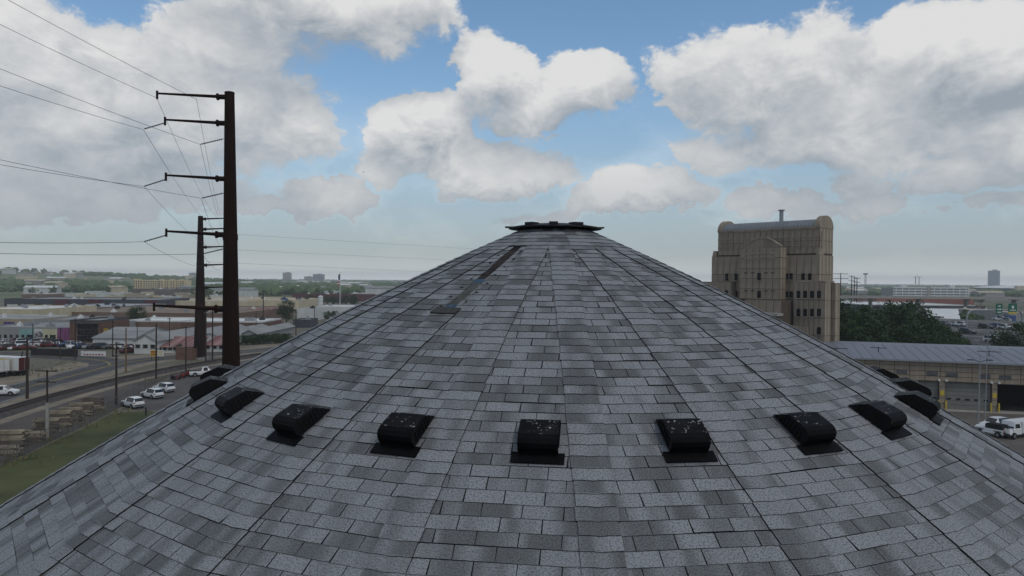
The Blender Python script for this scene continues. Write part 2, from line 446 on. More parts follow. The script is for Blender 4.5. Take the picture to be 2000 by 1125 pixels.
def piece_mesh(name, ps):
    V = []; F = []; MI = []; UVL = []; T = []
    for p in ps:
        b = len(V); V += [tuple(v) for v in p[4]]
        for f, mi in zip(p[5], p[6]):
            F.append(tuple(b+i for i in f)); MI.append(mi); T.append(p[8]); UVL += [p[7][i] for i in f]
    me = bpy.data.meshes.new(name); me.from_pydata(V, [], F); me.materials.append(SHM); me.materials.append(EDGE)
    me.polygons.foreach_set('material_index', MI)
    uv = me.uv_layers.new(name='roof'); uv.data.foreach_set('uv', [c for q in UVL for c in q])
    at = me.attributes.new('tint', 'FLOAT', 'FACE'); at.data.foreach_set('value', T)
    me.update(); return me
for kind, rest in (('shingle', 'shingle_courses'), ('hip_cap', 'hip_cap_courses')):
    ps = [p for p in pieces if p[0] == kind]; ar = [area_px(p) for p in ps]
    order = sorted(range(len(ps)), key=lambda i: -ar[i]); top = set(order[:300])
    for i in order[:300]: addobj(kind, piece_mesh(kind, [ps[i]]), dome)
    tag(addobj(rest, piece_mesh(rest, [ps[i] for i in range(len(ps)) if i not in top]), dome), kind='stuff')

# exposed boards in the torn strip, blue underlay and the loose shingle below it
NS = 15
BRN = M('exposed_decking', (.016, .012, .010), .9, .5, 9, col2=(.040, .029, .024)); OLIVE = M('exposed_underlay', (.066, .067, .060), .9, .3, 8); BLUE = M('blue_underlay', (.03, .058, .09), .7, .4, 14, col2=(.055, .11, .165))
sp = MB(); edges = [(_s0+(_s1-_s0)*i/NS) for i in range(NS+1)]; fl, fr = FAC[TORN-1], FAC[TORN]
for i in range(NS):
    a, b = edges[i], edges[i+1]; q = (i+.5)/NS; mi = 0 if q < .55 else (2 if q < .60 or q > .91 else 1)
    up = Vector((0, 0, .001))
    sp.poly([fl.at(fl.hw(a)-STRIP_W-.02, a, .001), hip_pt(TORN, a)+up, hip_pt(TORN, b)+up, fl.at(fl.hw(b)-STRIP_W-.02, b, .001)], mi)
    sp.poly([fr.at(-fr.hw(a)+STRIP_W+.02, a, .001), hip_pt(TORN, a)+up, hip_pt(TORN, b)+up, fr.at(-fr.hw(b)+STRIP_W+.02, b, .001)], mi)
sp.build('torn_strip', [BRN, OLIVE, BLUE], dome, fix=False)
nail = MB().box((0, 0, 0), (.035, .022, .010)).mesh('nail', [EDGE])
for i in range(14):
    s = _s0+(_s1-_s0)*(i+.6)/14; f_, sg = (fl, 1) if i % 2 else (fr, -1)
    addobj('nail', nail, dome, f_.at(sg*(f_.hw(s)-.145-.01*(i % 3)), s, .006), .4*i)
lo = MB(); s = _s1+.07; LM = M('dark_loose_shingle', (.05, .05, .045), .95, .3, 25)
for f_, sg in ((fl, 1), (fr, -1)):
    q = [(sg*(f_.hw(s-.07)), s-.075), (sg*(f_.hw(s-.07)-.18), s-.07), (sg*(f_.hw(s+.09)-.18), s+.085), (sg*f_.hw(s+.09), s+.09)]
    top = [f_.at(a, b, .028+.012*(b > s)) for a, b in q]; bot = [f_.at(a, b, .012) for a, b in q]
    lo.faces(top+bot, [(0, 1, 2, 3), (0, 4, 5, 1), (1, 5, 6, 2), (2, 6, 7, 3)])
lo.build('loose_hip_cap', LM, dome)

# cap over the top opening
cap = MB(); CZ = prof_z(.55)
NC = 24
def ring(r, z): return [(r*math.sin(2*math.pi*i/NC), -r*math.cos(2*math.pi*i/NC), z) for i in range(NC)]
rings = [ring(.46, CZ-.05), ring(.50, CZ+.04), ring(.735, CZ+.035), ring(.735, CZ+.055), ring(.45, CZ+.105), ring(.03, CZ+.125)]
pts = [p for r_ in rings for p in r_]
cap.faces(pts, [(a*NC+i, a*NC+(i+1) % NC, (a+1)*NC+(i+1) % NC, (a+1)*NC+i) for a in range(5) for i in range(NC)])
CAPM = M('black_cap_metal', (.014, .014, .015), .6, .3, 5)
capt = thing('roof_top_cap', 'flat black metal cap covering the peak of the shingled roof', 'roof cap', (0, 0, 0))
cap.build('cap_disc', CAPM, capt)
for an, w in ((-36, .15), (-2, .13), (32, .16)):
    pl = MB(); a = R(an); pl.box((.60*math.sin(a), -.60*math.cos(a), CZ+.070), (w, .16, .040), a)
    pl.build('cover_plate', CAPM, capt)
for an, w in ((-88, .2), (92, .16)):
    a = R(an); pl = MB(); pl.box((.70*math.sin(a), -.70*math.cos(a), CZ+.058), (.22, w*.9, .014), a); pl.build('bent_flashing', CAPM, capt)

# ------------------------------------------------------------------ ring of slant-back vents
VBLK = M('vent_black_plastic', (.0055, .0055, .006), .55, .25, 8, spec=.06); VSIDE = M('vent_louvre_black', (.006, .006, .006), .6, .2, 8, spec=.2)
def speck_mat():
    m = bpy.data.materials.new('vent_top_dusty'); m.use_nodes = True; t = m.node_tree; b = t.nodes['Principled BSDF']
    co = t.nodes.new('ShaderNodeTexCoord'); oi = t.nodes.new('ShaderNodeObjectInfo')
    va = t.nodes.new('ShaderNodeVectorMath'); va.operation = 'ADD'; t.links.new(co.outputs['Object'], va.inputs[0]); t.links.new(oi.outputs['Random'], va.inputs[1])
    v = N(t, va.outputs[0]); k = nz(t, v, 38, 3, .6).step(.60, .66); k2 = nz(t, v, 9, 2, .5).step(.45, .6)
    du = nz(t, v, 5.0, 5, .6).step(.42, .75)*.6; c = mix(t, du, (.0055, .0055, .006), (.020, .020, .019)); c = mix(t, k*k2, c, (.42, .41, .39)); t.links.new(c.k, b.inputs['Base Color']); b.inputs['Roughness'].default_value = .5; b.inputs['Specular IOR Level'].default_value = .06
    return m
VTOP = speck_mat()
# side outline in (down-slope, height)
VP = [(0.0, .012), (.165, .150), (.375, .172), (.425, .163), (.458, .135), (.470, .090), (.462, .040), (.452, .012)]
VW = .178
def make_vent():
    t = thing('roof_vent', 'x', 'roof vent')
    fl = MB(); fl.box((0, -.500, .002), (.47, .13, .009)); fl.build('flange', VBLK, t)
    n = len(VP); hb = MB()
    P = [(-VW, -d, h) for d, h in VP]+[(VW, -d, h) for d, h in VP]
    for i in range(n-1): hb.faces(P, [(i, i+1, n+i+1, n+i)], 1 if i < 2 else 0)
    h = hb.build('hood', [VBLK, VTOP], t)
    for sgn in (-1, 1):
        sb = MB(); x = sgn*(VW-.006); sb.poly([(x, -d*.985-.002, hh-.003) for d, hh in VP]); s = sb.build('side_panel', VSIDE, t)
        for q in range(7):
            lv = MB(); d = .10+q*.045; top = .10 if q else .07; lv.box((sgn*(VW-.002), -d, .022), (.010, .016, top), 0); lv.build('louvre', VSIDE, s)
    br = MB(); br.box((0, -.452, .012), (VW*2-.04, .014, .018)); br.build('drip_lip', VSIDE, t)
    return t
vent0 = make_vent(); vfirst = True
VR = 5.487*.94
VPOS = {-2: 'behind the tall steel pole side, half hidden at the left edge', }
vlab = {-5: 'black slant-back roof vent mostly hidden at the far left roof edge beside the steel pole',
        -4: 'black roof vent standing on the left skyline of the roof near the white pickup',
        -3: 'black roof vent third from the left edge, in profile with its slanted back showing',
        -2: 'black roof vent with dusty top, fourth from the left, tilted left',
        -1: 'speckled black roof vent left of the one facing the camera',
        0: 'speckled black roof vent facing straight to the camera, just left of the centre hip',
        1: 'speckled black roof vent just right of the centre hip',
        2: 'black roof vent with white flecks, second to the right of the centre hip',
        3: 'shiny black roof vent turned right, third to the right of the centre hip',
        4: 'black roof vent on the right slope just below the garage doors',
        5: 'black roof vent cutting the right skyline in front of the leftmost garage door',
        6: 'black roof vent barely showing over the right skyline under the tan wall'}
VPX = {-5: (432, 735), -4: (395, 775), -3: (432, 817), -2: (556, 860), -1: (772, 884), 0: (1050, 900), 1: (1348, 897), 2: (1602, 880), 3: (1752, 850)}
for k in range(-5, 7):
    f = FAC[k]
    s = s_of(VR)-.36; u = 0.041*VR*.92
    if k in VPX and k >= -3:
        u, s = on_facet(*VPX[k], k); s -= .515
    v = vent0 if vfirst else copytree(vent0, (0, 0, 0)); vfirst = False
    o = f.at(u, s, .013); zax = f.nrm(s+.24); xax = f.T; yax = zax.cross(xax)
    v.matrix_world = Matrix(((xax.x, yax.x, zax.x, o.x), (xax.y, yax.y, zax.y, o.y), (xax.z, yax.z, zax.z, o.z), (0, 0, 0, 1)))
    tag(v, vlab[k], 'roof vent', 'vents ringing the shingled roof')

# ------------------------------------------------------------------ builders shared by the surroundings
EX = Vector((math.cos(YAW), -math.sin(YAW), 0)); EY = Vector((math.sin(YAW), math.cos(YAW), 0))
def depth_of(p): return (Vector(p)-CAM).dot(_fw)
def zpix(px, py, dist): return AT(px, py, dist).z
def V3(p, z): return Vector((p[0], p[1], z))

CONC = M('concrete', (.30, .285, .26), .85, .12, .6); ASPH = M('asphalt', (.062, .060, .058), .9, .25, .25, bump=.1)
GLASS = M('dark_glass', (.012, .014, .017), .12, .2, 2, spec=.5); WHITE = M('white_paint', (.62, .62, .60), .6, .08, .7)
STEELG = M('galvanised_steel', (.28, .29, .30), .5, .15, 3, metal=.4); DARKM = M('dark_metal', (.03, .03, .032), .6, .2, 3)
WOOD = M('pole_wood_dark', (.040, .028, .022), .9, .35, 2.5, streak=.5); WOODY = M('pole_wood_yellow', (.16, .10, .045), .9, .25, 2.5, streak=.5)
RUST = M('weathering_steel', (.019, .0088, .0068), .85, .35, .5, streak=.6, spec=.1); TANW = M('tan_precast', (.265, .212, .158), .9, .22, .35, streak=.7, col2=(.36, .30, .23))
TANB = M('tan_joint_shadow', (.085, .065, .05), .95, .2, .5)

# --- trees
def leaf_mat(name, c1, c2):
    m = bpy.data.materials.new(name); m.use_nodes = True; t = m.node_tree; b = t.nodes['Principled BSDF']
    at = t.nodes.new('ShaderNodeAttribute'); at.attribute_name = 'tint'; ti = N(t, at.outputs['Fac'])
    oi = t.nodes.new('ShaderNodeObjectInfo'); rd = N(t, oi.outputs['Random'])
    c = mix(t, (ti*.75+rd*.35-.05).clamp(), c1, c2)
    t.links.new(c.k, b.inputs['Base Color']); b.inputs['Roughness'].default_value = .7; b.inputs['Specular IOR Level'].default_value = .15
    return m
LEAF = leaf_mat('leaves_green', (.012, .027, .010), (.042, .075, .024)); LEAFF = leaf_mat('leaves_far', (.045, .080, .030), (.105, .155, .060))  # LEAFF lightened: sunshine on the distant trees is put into the colour
BARK = M('bark', (.05, .04, .03), .95, .3, 4)
def crown_mesh(name, seed, clumps, per, leaf, mat, rx=.34, rz=.36, cz=.60, cs=(.07, .15)):
    rg = random.Random(seed); b = MB()
    for c in range(clumps):
        while True:
            p = Vector((rg.uniform(-1, 1), rg.uniform(-1, 1), rg.uniform(-1, 1)))
            if .35 < p.length < 1: break
        p = Vector((p.x*rx*(1-.25*max(0, p.z)), p.y*rx*(1-.25*max(0, p.z)), cz+p.z*rz)); cr = rg.uniform(*cs); tt = rg.random()
        for j in range(per):
            d = Vector((rg.gauss(0, 1), rg.gauss(0, 1), rg.gauss(0, .8))).normalized()*cr*rg.uniform(.55, 1.05)
            q = p+d; n = (d.normalized()+Vector((rg.gauss(0, .5), rg.gauss(0, .5), rg.gauss(0, .5)+.3))).normalized()
            a = n.orthogonal().normalized(); w = n.cross(a); an = rg.uniform(0, 6.28); a, w = a*math.cos(an)+w*math.sin(an), w*math.cos(an)-a*math.sin(an)
            s = leaf*rg.uniform(.6, 1.3)
            b.poly([q-a*s, q-w*s*.6, q+a*s, q+w*s*.6], 0, max(.01, min(1, tt*.6+rg.random()*.4)))
    return b.mesh(name, [mat], fix=False)
def trunk_mesh():
    b = MB(); b.cyl((0, 0, 0), (.01, 0, .30), .030, .022, 8); b.cyl((.01, 0, .30), (0, .02, .62), .022, .010, 7)
    for an, z, l in ((.4, .28, .26), (2.0, .33, .24), (3.6, .30, .27), (5.0, .36, .22)):
        b.cyl((.008, 0, z), (l*.75*math.cos(an), l*.75*math.sin(an), z+l*.9), .012, .004, 6)
    return b.mesh('trunk', [BARK])
CROWNS = [crown_mesh('crown', 100+i, 30, 115, .021, LEAF, .34+.05*(i % 2), .38, .59, (.09, .19)) for i in range(4)]
CROWNF = [crown_mesh('crown', 200+i, 20, 26, .055, LEAFF, .40, .37, .57) for i in range(3)]
TRUNK = trunk_mesh()
_tn = [0]
def tree(loc, h, w=1.0, label='', group=None, far=False, cat='tree', name='tree'):
    _tn[0] += 1; i = _tn[0]
    t = thing(name, label, cat, loc, (i*2.399) % 6.28, group); t.scale = (h*w, h*w, h)
    addobj('trunk', TRUNK, t); addobj('crown', (CROWNF if far else CROWNS)[i % (3 if far else 4)], t); return t
def bush(loc, h, w, label, group=None):
    _tn[0] += 1; i = _tn[0]
    t = thing('bush', label, 'bush', (loc[0], loc[1], loc[2]-.22*h), (i*1.7) % 6.28, group); t.scale = (h*w, h*w, h*1.25)
    addobj('foliage', CROWNS[i % 4], t); st = addobj('stem', TRUNK, t); return t

# --- vehicles: stations along x (front +): x, low, belt, top, half width at belt, half width at top, side material, top material (0 paint, 1 glass)
CARS = {
 'suv': (4.6, [(2.30, .42, .70, .72, .70, .66, 0, 0), (2.18, .26, .86, .90, .84, .74, 0, 0), (1.05, .24, 1.00, 1.06, .92, .80, 0, 1), (.40, .24, 1.03, 1.62, .93, .68, 0, 0), (.30, .24, 1.03, 1.66, .93, .68, 1, 0),
         (-.42, .24, 1.05, 1.70, .93, .68, 1, 0), (-.54, .24, 1.05, 1.70, .93, .68, 1, 0), (-1.30, .24, 1.07, 1.69, .93, .67, 1, 0), (-1.44, .24, 1.08, 1.68, .92, .66, 1, 0), (-1.92, .26, 1.10, 1.62, .91, .64, 0, 1),
         (-2.20, .30, 1.08, 1.14, .88, .72, 0, 0), (-2.30, .42, .80, .84, .80, .70, 0, 0)], .36, (1.42, -1.38)),
 'sedan': (4.7, [(2.35, .40, .60, .62, .68, .62, 0, 0), (2.22, .24, .72, .76, .82, .70, 0, 0), (1.05, .22, .88, .94, .88, .76, 0, 1), (.25, .22, .92, 1.40, .89, .62, 0, 0), (.15, .22, .92, 1.42, .89, .62, 1, 0),
         (-.45, .22, .93, 1.44, .89, .62, 0, 0), (-.55, .22, .93, 1.44, .89, .62, 1, 0), (-1.15, .22, .95, 1.38, .88, .60, 0, 1), (-1.70, .24, .96, 1.02, .86, .70, 0, 0), (-2.25, .28, .92, .96, .82, .70, 0, 0), (-2.35, .40, .72, .74, .76, .66, 0, 0)], .33, (1.45, -1.38)),
 'van': (5.1, [(2.55, .40, .70, .72, .74, .68, 0, 0), (2.40, .26, .90, .94, .90, .80, 0, 0), (1.75, .24, 1.05, 1.12, .96, .84, 0, 1), (.95, .24, 1.10, 1.78, .98, .76, 0, 0), (.85, .24, 1.10, 1.80, .98, .76, 1, 0),
         (.05, .24, 1.10, 1.84, .98, .76, 1, 0), (-.08, .24, 1.10, 1.84, .98, .76, 1, 0), (-1.15, .24, 1.10, 1.83, .98, .76, 1, 0), (-1.28, .24, 1.10, 1.83, .98, .76, 1, 0), (-2.15, .26, 1.10, 1.78, .97, .75, 0, 1),
         (-2.45, .30, 1.08, 1.14, .94, .80, 0, 0), (-2.55, .42, .80, .84, .86, .76, 0, 0)], .35, (1.62, -1.55)),
 'pickup': (5.6, [(2.80, .45, .78, .80, .78, .72, 0, 0), (2.65, .32, .98, 1.02, .94, .84, 0, 0), (1.45, .32, 1.12, 1.18, .98, .86, 0, 1), (.85, .32, 1.15, 1.80, .98, .72, 0, 0), (.75, .32, 1.15, 1.84, .98, .72, 1, 0),
         (-.05, .32, 1.15, 1.86, .98, .72, 0, 0), (-.30, .32, 1.15, 1.80, .98, .72, 0, 1), (-.42, .34, 1.12, 1.16, .98, .90, 0, 0), (-.50, .34, 1.12, 1.14, .98, .94, 0, 2), (-2.70, .36, 1.12, 1.14, .98, .94, 0, 0), (-2.80, .45, .95, .97, .96, .92, 0, 0)], .40, (1.75, -1.70)),
}
TYRE = M('tyre_rubber', (.012, .012, .012), .9, .2, 6); RIM = M('wheel_rim', (.25, .25, .26), .35, .1, 6, metal=.6)
TAIL = M('tail_lamp_red', (.25, .012, .010), .3, .1, 6, spec=.5); HEADL = M('head_lamp_clear', (.55, .56, .58), .15, .05, 6, spec=.6)
PAINTS = {n: M('car_paint_'+n, c, .28, .04, 1.0, spec=.5) for n, c in dict(white=(.68, .68, .67), silver=(.33, .34, .35), grey=(.12, .125, .13), black=(.012, .012, .014), red=(.12, .013, .012), blue=(.02, .045, .14), maroon=(.08, .014, .016), tan=(.26, .21, .15), green=(.02, .07, .045), yellow=(.45, .30, .03)).items()}
_carm = {}
def car_meshes(kind):
    if kind in _carm: return _carm[kind]
    L, ST, wr, axl = CARS[kind]; bd = MB(); gl = MB(); dk = MB()
    def ringp(s):
        x, lo, be, to, wb, wt = s[:6]; mid = lo+(be-lo)*.45
        return [(x, -wb*.90, lo), (x, -wb*1.0, mid), (x, -wb*.97, be), (x, -wt, to), (x, wt, to), (x, wb*.97, be), (x, wb, mid), (x, wb*.90, lo)]
    R_ = [ringp(s) for s in ST]
    bd.poly(R_[0]); bd.poly(R_[-1][::-1])
    for i in range(len(ST)-1):
        a, b = R_[i], R_[i+1]; sm, tm = ST[i][6], ST[i][7]
        for j in range(8):
            q = [a[j], a[(j+1) % 8], b[(j+1) % 8], b[j]]
            mt = sm if j in (2, 4) else (tm if j == 3 else 0)
            (gl if mt == 1 else dk if mt == 2 else bd).poly(q)
    bm_ = bd.mesh('body', [PAINTS['white']]); gm = gl.mesh('windows', [GLASS])
    wh = MB(); wh.cyl((0, -.11, 0), (0, .11, 0), wr, wr, 16); wm = wh.mesh('tyre', [TYRE])
    rm = MB(); rm.cyl((0, -.125, 0), (0, .125, 0), wr*.62, wr*.62, 12); rmm = rm.mesh('rim', [RIM])
    ar = MB()
    for ax in axl:
        for sg in (-1, 1): ar.cyl((ax, sg*(ST[3][4]*.955), wr+.03), (ax, sg*(ST[3][4]*1.004), wr+.03), wr*1.18, wr*1.18, 16)
    ar.box((0, 0, .20), (L*.86, ST[3][4]*1.9, .14))
    arm = ar.mesh('underbody', [TYRE])
    dm = dk.mesh('truck_bed', [TYRE]) if dk.f else None
    _carm[kind] = (bm_, gm, wm, rmm, arm, dm, wr, axl, L, ST); return _carm[kind]
def car(kind, paint, loc, rz, label, group=None, detail=True, cat=None):
    bm_, gm, wm, rmm, arm, dm, wr, axl, L, ST = car_meshes(kind); W = ST[3][4]
    t = thing({'suv': 'sport_utility_vehicle', 'sedan': 'sedan_car', 'van': 'van', 'pickup': 'pickup_truck'}[kind], label, cat or {'suv': 'car', 'sedan': 'car', 'van': 'van', 'pickup': 'pickup truck'}[kind], loc, rz, group)
    key = (kind, paint)
    if key not in _carm:
        m2 = bm_.copy(); m2.materials.clear(); m2.materials.append(PAINTS[paint]); _carm[key] = m2
    addobj('body', _carm[key], t); addobj('windows', gm, t); addobj('underbody', arm, t)
    if dm: addobj('truck_bed', dm, t)
    for ax in axl:
        for sg in (-1, 1):
            w = addobj('wheel', wm, t, (ax, sg*(W-.10), wr))
            if detail: addobj('rim', rmm, w)
    if detail:
        for sg in (-1, 1):
            a = MB(); a.box((ST[-2][0]-.015, sg*(W*.80), .86), (.10, W*.26, .20)); a.build('tail_lamp', TAIL, t)
            a = MB(); a.box((ST[1][0]+.02, sg*(W*.72), .68), (.10, W*.30, .13)); a.build('head_lamp', HEADL, t)
            a = MB(); a.box((ST[3][0]+.45, sg*(W+.08), ST[3][2]), (.12, .18, .14)); a.build('wing_mirror', PAINTS[paint] if paint == 'white' else TYRE, t)
        a = MB(); a.box((ST[-1][0]-.01, 0, .48), (.10, W*1.7, .16)); a.build('bumper', TYRE, t)
    return t

ORD = ['first', 'second', 'third', 'fourth', 'fifth', 'sixth', 'seventh', 'eighth', 'ninth', 'tenth', 'eleventh', 'twelfth', 'thirteenth', 'fourteenth', 'fifteenth', 'sixteenth']
# --- wooden utility poles
def utility_pole(px, pyb, pyt, label, arms=((.5, 2.4),), r=.16, mat=WOOD, az=0.0, lean=0.0, transformer=False, group='wooden utility poles', name='utility_pole'):
    b = G(px, pyb); d = depth_of(b); h = zpix(px, pyt, d)
    t = thing(name, label, 'utility pole', b, az, group)
    m = MB(); m.cyl((0, 0, -.2), (lean, 0, h), r, r*.65, 9); m.build('shaft', mat, t)
    for dz, L in arms:
        a = MB(); a.box((lean, -.16, h-dz-.06), (L, .11, .14)); c = a.build('crossarm', mat, t)
        i_ = MB()
        for q in (-.46, -.22, .22, .46): i_.cyl((lean+q*L, -.16, h-dz+.08), (lean+q*L, -.16, h-dz+.26), .05, .035, 6)
        i_.build('insulators', STEELG, c)
    if transformer:
        a = MB(); a.cyl((lean+.34, -.1, h-2.9), (lean+.34, -.1, h-1.9), .26, .26, 12); a.build('transformer', STEELG, t)
    return t, b, h

# --- simple buildings
WNC = {}
def window_mesh(w, h):
    k = (round(w, 2), round(h, 2))
    if k not in WNC:
        b = MB(); b.box((0, -.03, 0), (w, .06, h)); p = b.mesh('window', [GLASS])
        f = MB()
        f.box((0, -.05, -.10), (w+.24, .12, .10)); f.box((0, -.05, h), (w+.24, .10, .10))
        for s in (-1, 1): f.box((s*(w/2+.06), -.05, 0), (.12, .10, h))
        WNC[k] = (p, f.mesh('frame', [CONC]))
    return WNC[k]
def building(name, label, pxL, pxR, pyB, pyT, depth, wall, roofm, roof='flat', wins=None, doors=None, cat='building', group=None, rise=2.0, pyB2=None, over=.0, trim=None, face=False):
    A = G(pxL, pyB); B = G(pxR, pyB+.00884*(pxR-pxL) if pyB2 is None else pyB2)
    if face: c_ = ray((pxL+pxR)/2, pyB); c_.z = 0; B = V3(ONP(pxR, pyB, A, c_.normalized()), 0)
    L = (B-A).length; rz = math.atan2(B.y-A.y, B.x-A.x)
    h = max(2.4, zpix(pxL, pyT, depth_of(A)))
    t = thing(name, label, cat, A, rz, group)
    w = MB()
    if roof == 'flat': w.box((L/2, depth/2, 0), (L, depth, h-.02)); w.build('wall', wall, t)
    elif roof == 'gable_x':
        w.extr([(0, 0), (depth, 0), (depth, h-rise), (depth/2, h), (0, h-rise)], 0, L, axis='x'); w.build('wall', wall, t)
    elif roof == 'gable_y':
        w.extr([(0, 0), (L, 0), (L, h-rise), (L/2, h), (0, h-rise)], 0, depth); w.build('wall', wall, t)
    elif roof == 'shed':
        w.extr([(0, 0), (depth, 0), (depth, h), (0, h-rise)], 0, L, axis='x'); w.build('wall', wall, t)
    r = MB(); o = .35+over
    def sheet(p):
        nrm = (Vector(p[1])-Vector(p[0])).cross(Vector(p[3])-Vector(p[0])).normalized(); nrm = nrm if nrm.z > 0 else -nrm
        a = [Vector(q)+nrm*.03 for q in p]; b = [Vector(q)+nrm*.20 for q in p]
        r.faces(a+b, [(0, 1, 2, 3), (4, 5, 6, 7), (0, 1, 5, 4), (1, 2, 6, 5), (2, 3, 7, 6), (3, 0, 4, 7)])
    if roof == 'flat':
        r.box((L/2, depth/2, h-.02), (L-.5, depth-.5, .08)); rf = r.build('roof', roofm, t)
        pa = MB()
        for c, d in (((L/2, .15, h-.02), (L, .3, .5)), ((L/2, depth-.15, h-.02), (L, .3, .5)), ((.15, depth/2, h-.02), (.3, depth-.6, .5)), ((L-.15, depth/2, h-.02), (.3, depth-.6, .5))): pa.box(c, d)
        pa.build('parapet', trim or wall, rf)
        rg = random.Random(int(pxL*7+pyB)); nu = min(9, int(L*depth/260)+1)
        for i in range(nu):
            u = MB(); s = rg.uniform(1.0, 2.4); u.box((0, 0, 0), (s, s*rg.uniform(.7, 1.3), rg.uniform(.7, 1.3))); u.box((0, 0, .7), (s*.4, s*.4, .75)); u.build('rooftop_unit', rg.choice((STEELG, WHITE, DARKM)), rf, (rg.uniform(.08, .92)*L, rg.uniform(.1, .9)*depth, h+.06))
    elif roof == 'gable_x':
        sheet([(-o, -o, h-rise-o*rise*2/depth), (L+o, -o, h-rise-o*rise*2/depth), (L+o, depth/2, h), (-o, depth/2, h)]); sheet([(-o, depth+o, h-rise-o*rise*2/depth), (L+o, depth+o, h-rise-o*rise*2/depth), (L+o, depth/2, h), (-o, depth/2, h)]); r.build('roof', roofm, t)
    elif roof == 'gable_y':
        sheet([(-o, -o, h-rise-o*rise*2/L), (L/2, -o, h), (L/2, depth+o, h), (-o, depth+o, h-rise-o*rise*2/L)]); sheet([(L+o, -o, h-rise-o*rise*2/L), (L/2, -o, h), (L/2, depth+o, h), (L+o, depth+o, h-rise-o*rise*2/L)]); r.build('roof', roofm, t)
    elif roof == 'shed':
        k = rise/depth; sheet([(-o, -o, h-rise-o*k), (L+o, -o, h-rise-o*k), (L+o, depth+o, h+o*k), (-o, depth+o, h+o*k)]); r.build('roof', roofm, t)
    if wins:
        n, rows, ww, wh, z0, dz = wins
        p, f = window_mesh(ww, wh)
        for j in range(rows):
            for i in range(n):
                q = addobj('window', p, t, ((i+.5)*L/n, 0, z0+j*dz)); addobj('frame', f, q)
    if doors:
        for fr, dw, dh, mt in doors:
            a = MB(); a.box((fr*L, -.04, 0), (dw, .10, dh)); q = a.build('door', mt, t)
            a = MB(); a.box((fr*L, -.05, dh), (dw+.3, .14, .12)); a.build('lintel', CONC, q)
    return t, A, B, L, h
def sheet_poly(name, pts, mat, z, kind='structure', parent=None):
    """level ground sheet through ground points"""
    m = MB(); m.poly([(p[0], p[1], z) for p in pts]); o = m.build(name, mat, parent, fix=False)
    if o.data.polygons[0].normal.z < 0: o.data.flip_normals()
    if kind: tag(o, kind=kind)
    return o
def smooth_path(pts, n=10):
    out = []
    P = [pts[0]+(pts[0]-pts[1])]+pts+[pts[-1]+(pts[-1]-pts[-2])]
    for i in range(1, len(P)-2):
        for j in range(n):
            t = j/n; a, b, c, d = P[i-1], P[i], P[i+1], P[i+2]
            out.append(.5*((2*b)+(c-a)*t+(2*a-5*b+4*c-d)*t*t+(3*b-a-3*c+d)*t**3))
    out.append(pts[-1]); return out
def ribbon(path, off, w, z):
    L, Rr = [], []
    for i, p in enumerate(path):
        a = path[max(0, i-1)]; b = path[min(len(path)-1, i+1)]; d = (b-a); d.z = 0; d.normalize(); n = Vector((-d.y, d.x, 0))
        L.append(V3(p+n*(off+w/2), z)); Rr.append(V3(p+n*(off-w/2), z))
    return L, Rr
def strip(name, path, off, w, z, mat, kind='structure', parent=None, dash=None):
    L, Rr = ribbon(path, off, w, z); m = MB(); acc = 0
    for i in range(len(path)-1):
        acc += (path[i+1]-path[i]).length
        if dash and int(acc/dash) % 2: continue
        m.poly([L[i], Rr[i], Rr[i+1], L[i+1]])
    o = m.build(name, mat, parent, fix=False)
    o.data.update()
    if o.data.polygons and o.data.polygons[0].normal.z < 0: o.data.flip_normals()
    if kind and not parent: tag(o, kind=kind)
    return o
def cable(name, label, pts, r=.02, sag=0.0, mat=None, group='overhead power lines'):
    out = [Vector(pts[0])]
    for a, b in zip(pts[:-1], pts[1:]):
        a, b = Vector(a), Vector(b)
        for j in range(1, 13):
            t = j/12; p = a.lerp(b, t); p.z -= sag*4*t*(1-t)*((b-a).length/60); out.append(p)
    m = MB().tube(out, r, 5); o = m.build(name, mat or DARKM)
    return tag(o, label, 'power line', group)

# ------------------------------------------------------------------ left: lawn, yard, railway, roads
LAWN = M('lawn_grass', (.050, .062, .018), .95, .35, .12, col2=(.085, .090, .030), bump=.3, detail=9); YARD = M('yard_gravel', (.078, .066, .056), .95, .25, .12, bump=.2, detail=8)
SANDY = M('sandy_verge', (.20, .165, .12), .95, .25, .2, detail=8); PARK = M('worn_parking_asphalt', (.088, .080, .072), .9, .22, .15, detail=8)
BALL = M('track_ballast', (.060, .052, .047), .95, .3, 1.2, detail=8); RAILM = M('rusty_rail', (.035, .022, .018), .6, .3, 2); YEL = M('yellow_road_paint', (.42, .30, .06), .8, .3, 1.2); WLINE = M('white_road_paint', (.48, .48, .46), .8, .3, 1.2)
track = smooth_path([G(-160, 858), G(0, 808), G(96, 779), G(179, 757), G(230, 744), G(303, 728), G(360, 717), G(440, 704), G(540, 690), G(720, 668)])
road = smooth_path([G(-170, 826), G(-40, 783), G(50, 757), G(115, 741), G(172, 726), G(222, 713), G(285, 703), G(360, 696), G(450, 689), G(560, 679), G(720, 662)])
side = smooth_path([G(215, 713), G(206, 706), G(160, 700), G(100, 696), G(20, 692), G(-80, 688)])
sheet_poly('gravel_yard', [G(-200, 960), G(-60, 925), G(40, 893), G(100, 862), G(165, 832), G(240, 793), G(310, 746), G(380, 719), G(470, 702), G(470, 700), G(380, 712), G(290, 728), G(190, 752), G(90, 778), G(-30, 812), G(-200, 870)], YARD, .004)
sheet_poly('parking_lot', [G(236, 800), G(310, 748), G(380, 721), G(470, 704), G(640, 700), G(640, 900), G(300, 802)], PARK, .006)
sheet_poly('lawn', [G(-300, 1020), G(-60, 932), G(40, 896), G(100, 865), G(165, 836), G(220, 807), G(290, 802), G(640, 902), G(600, 1500), G(-300, 1500)], LAWN, .010)
strip('sandy_verge', track, 0, 9.5, .014, SANDY)
strip('sandy_shoulder', road, 2, 20, .018, SANDY)
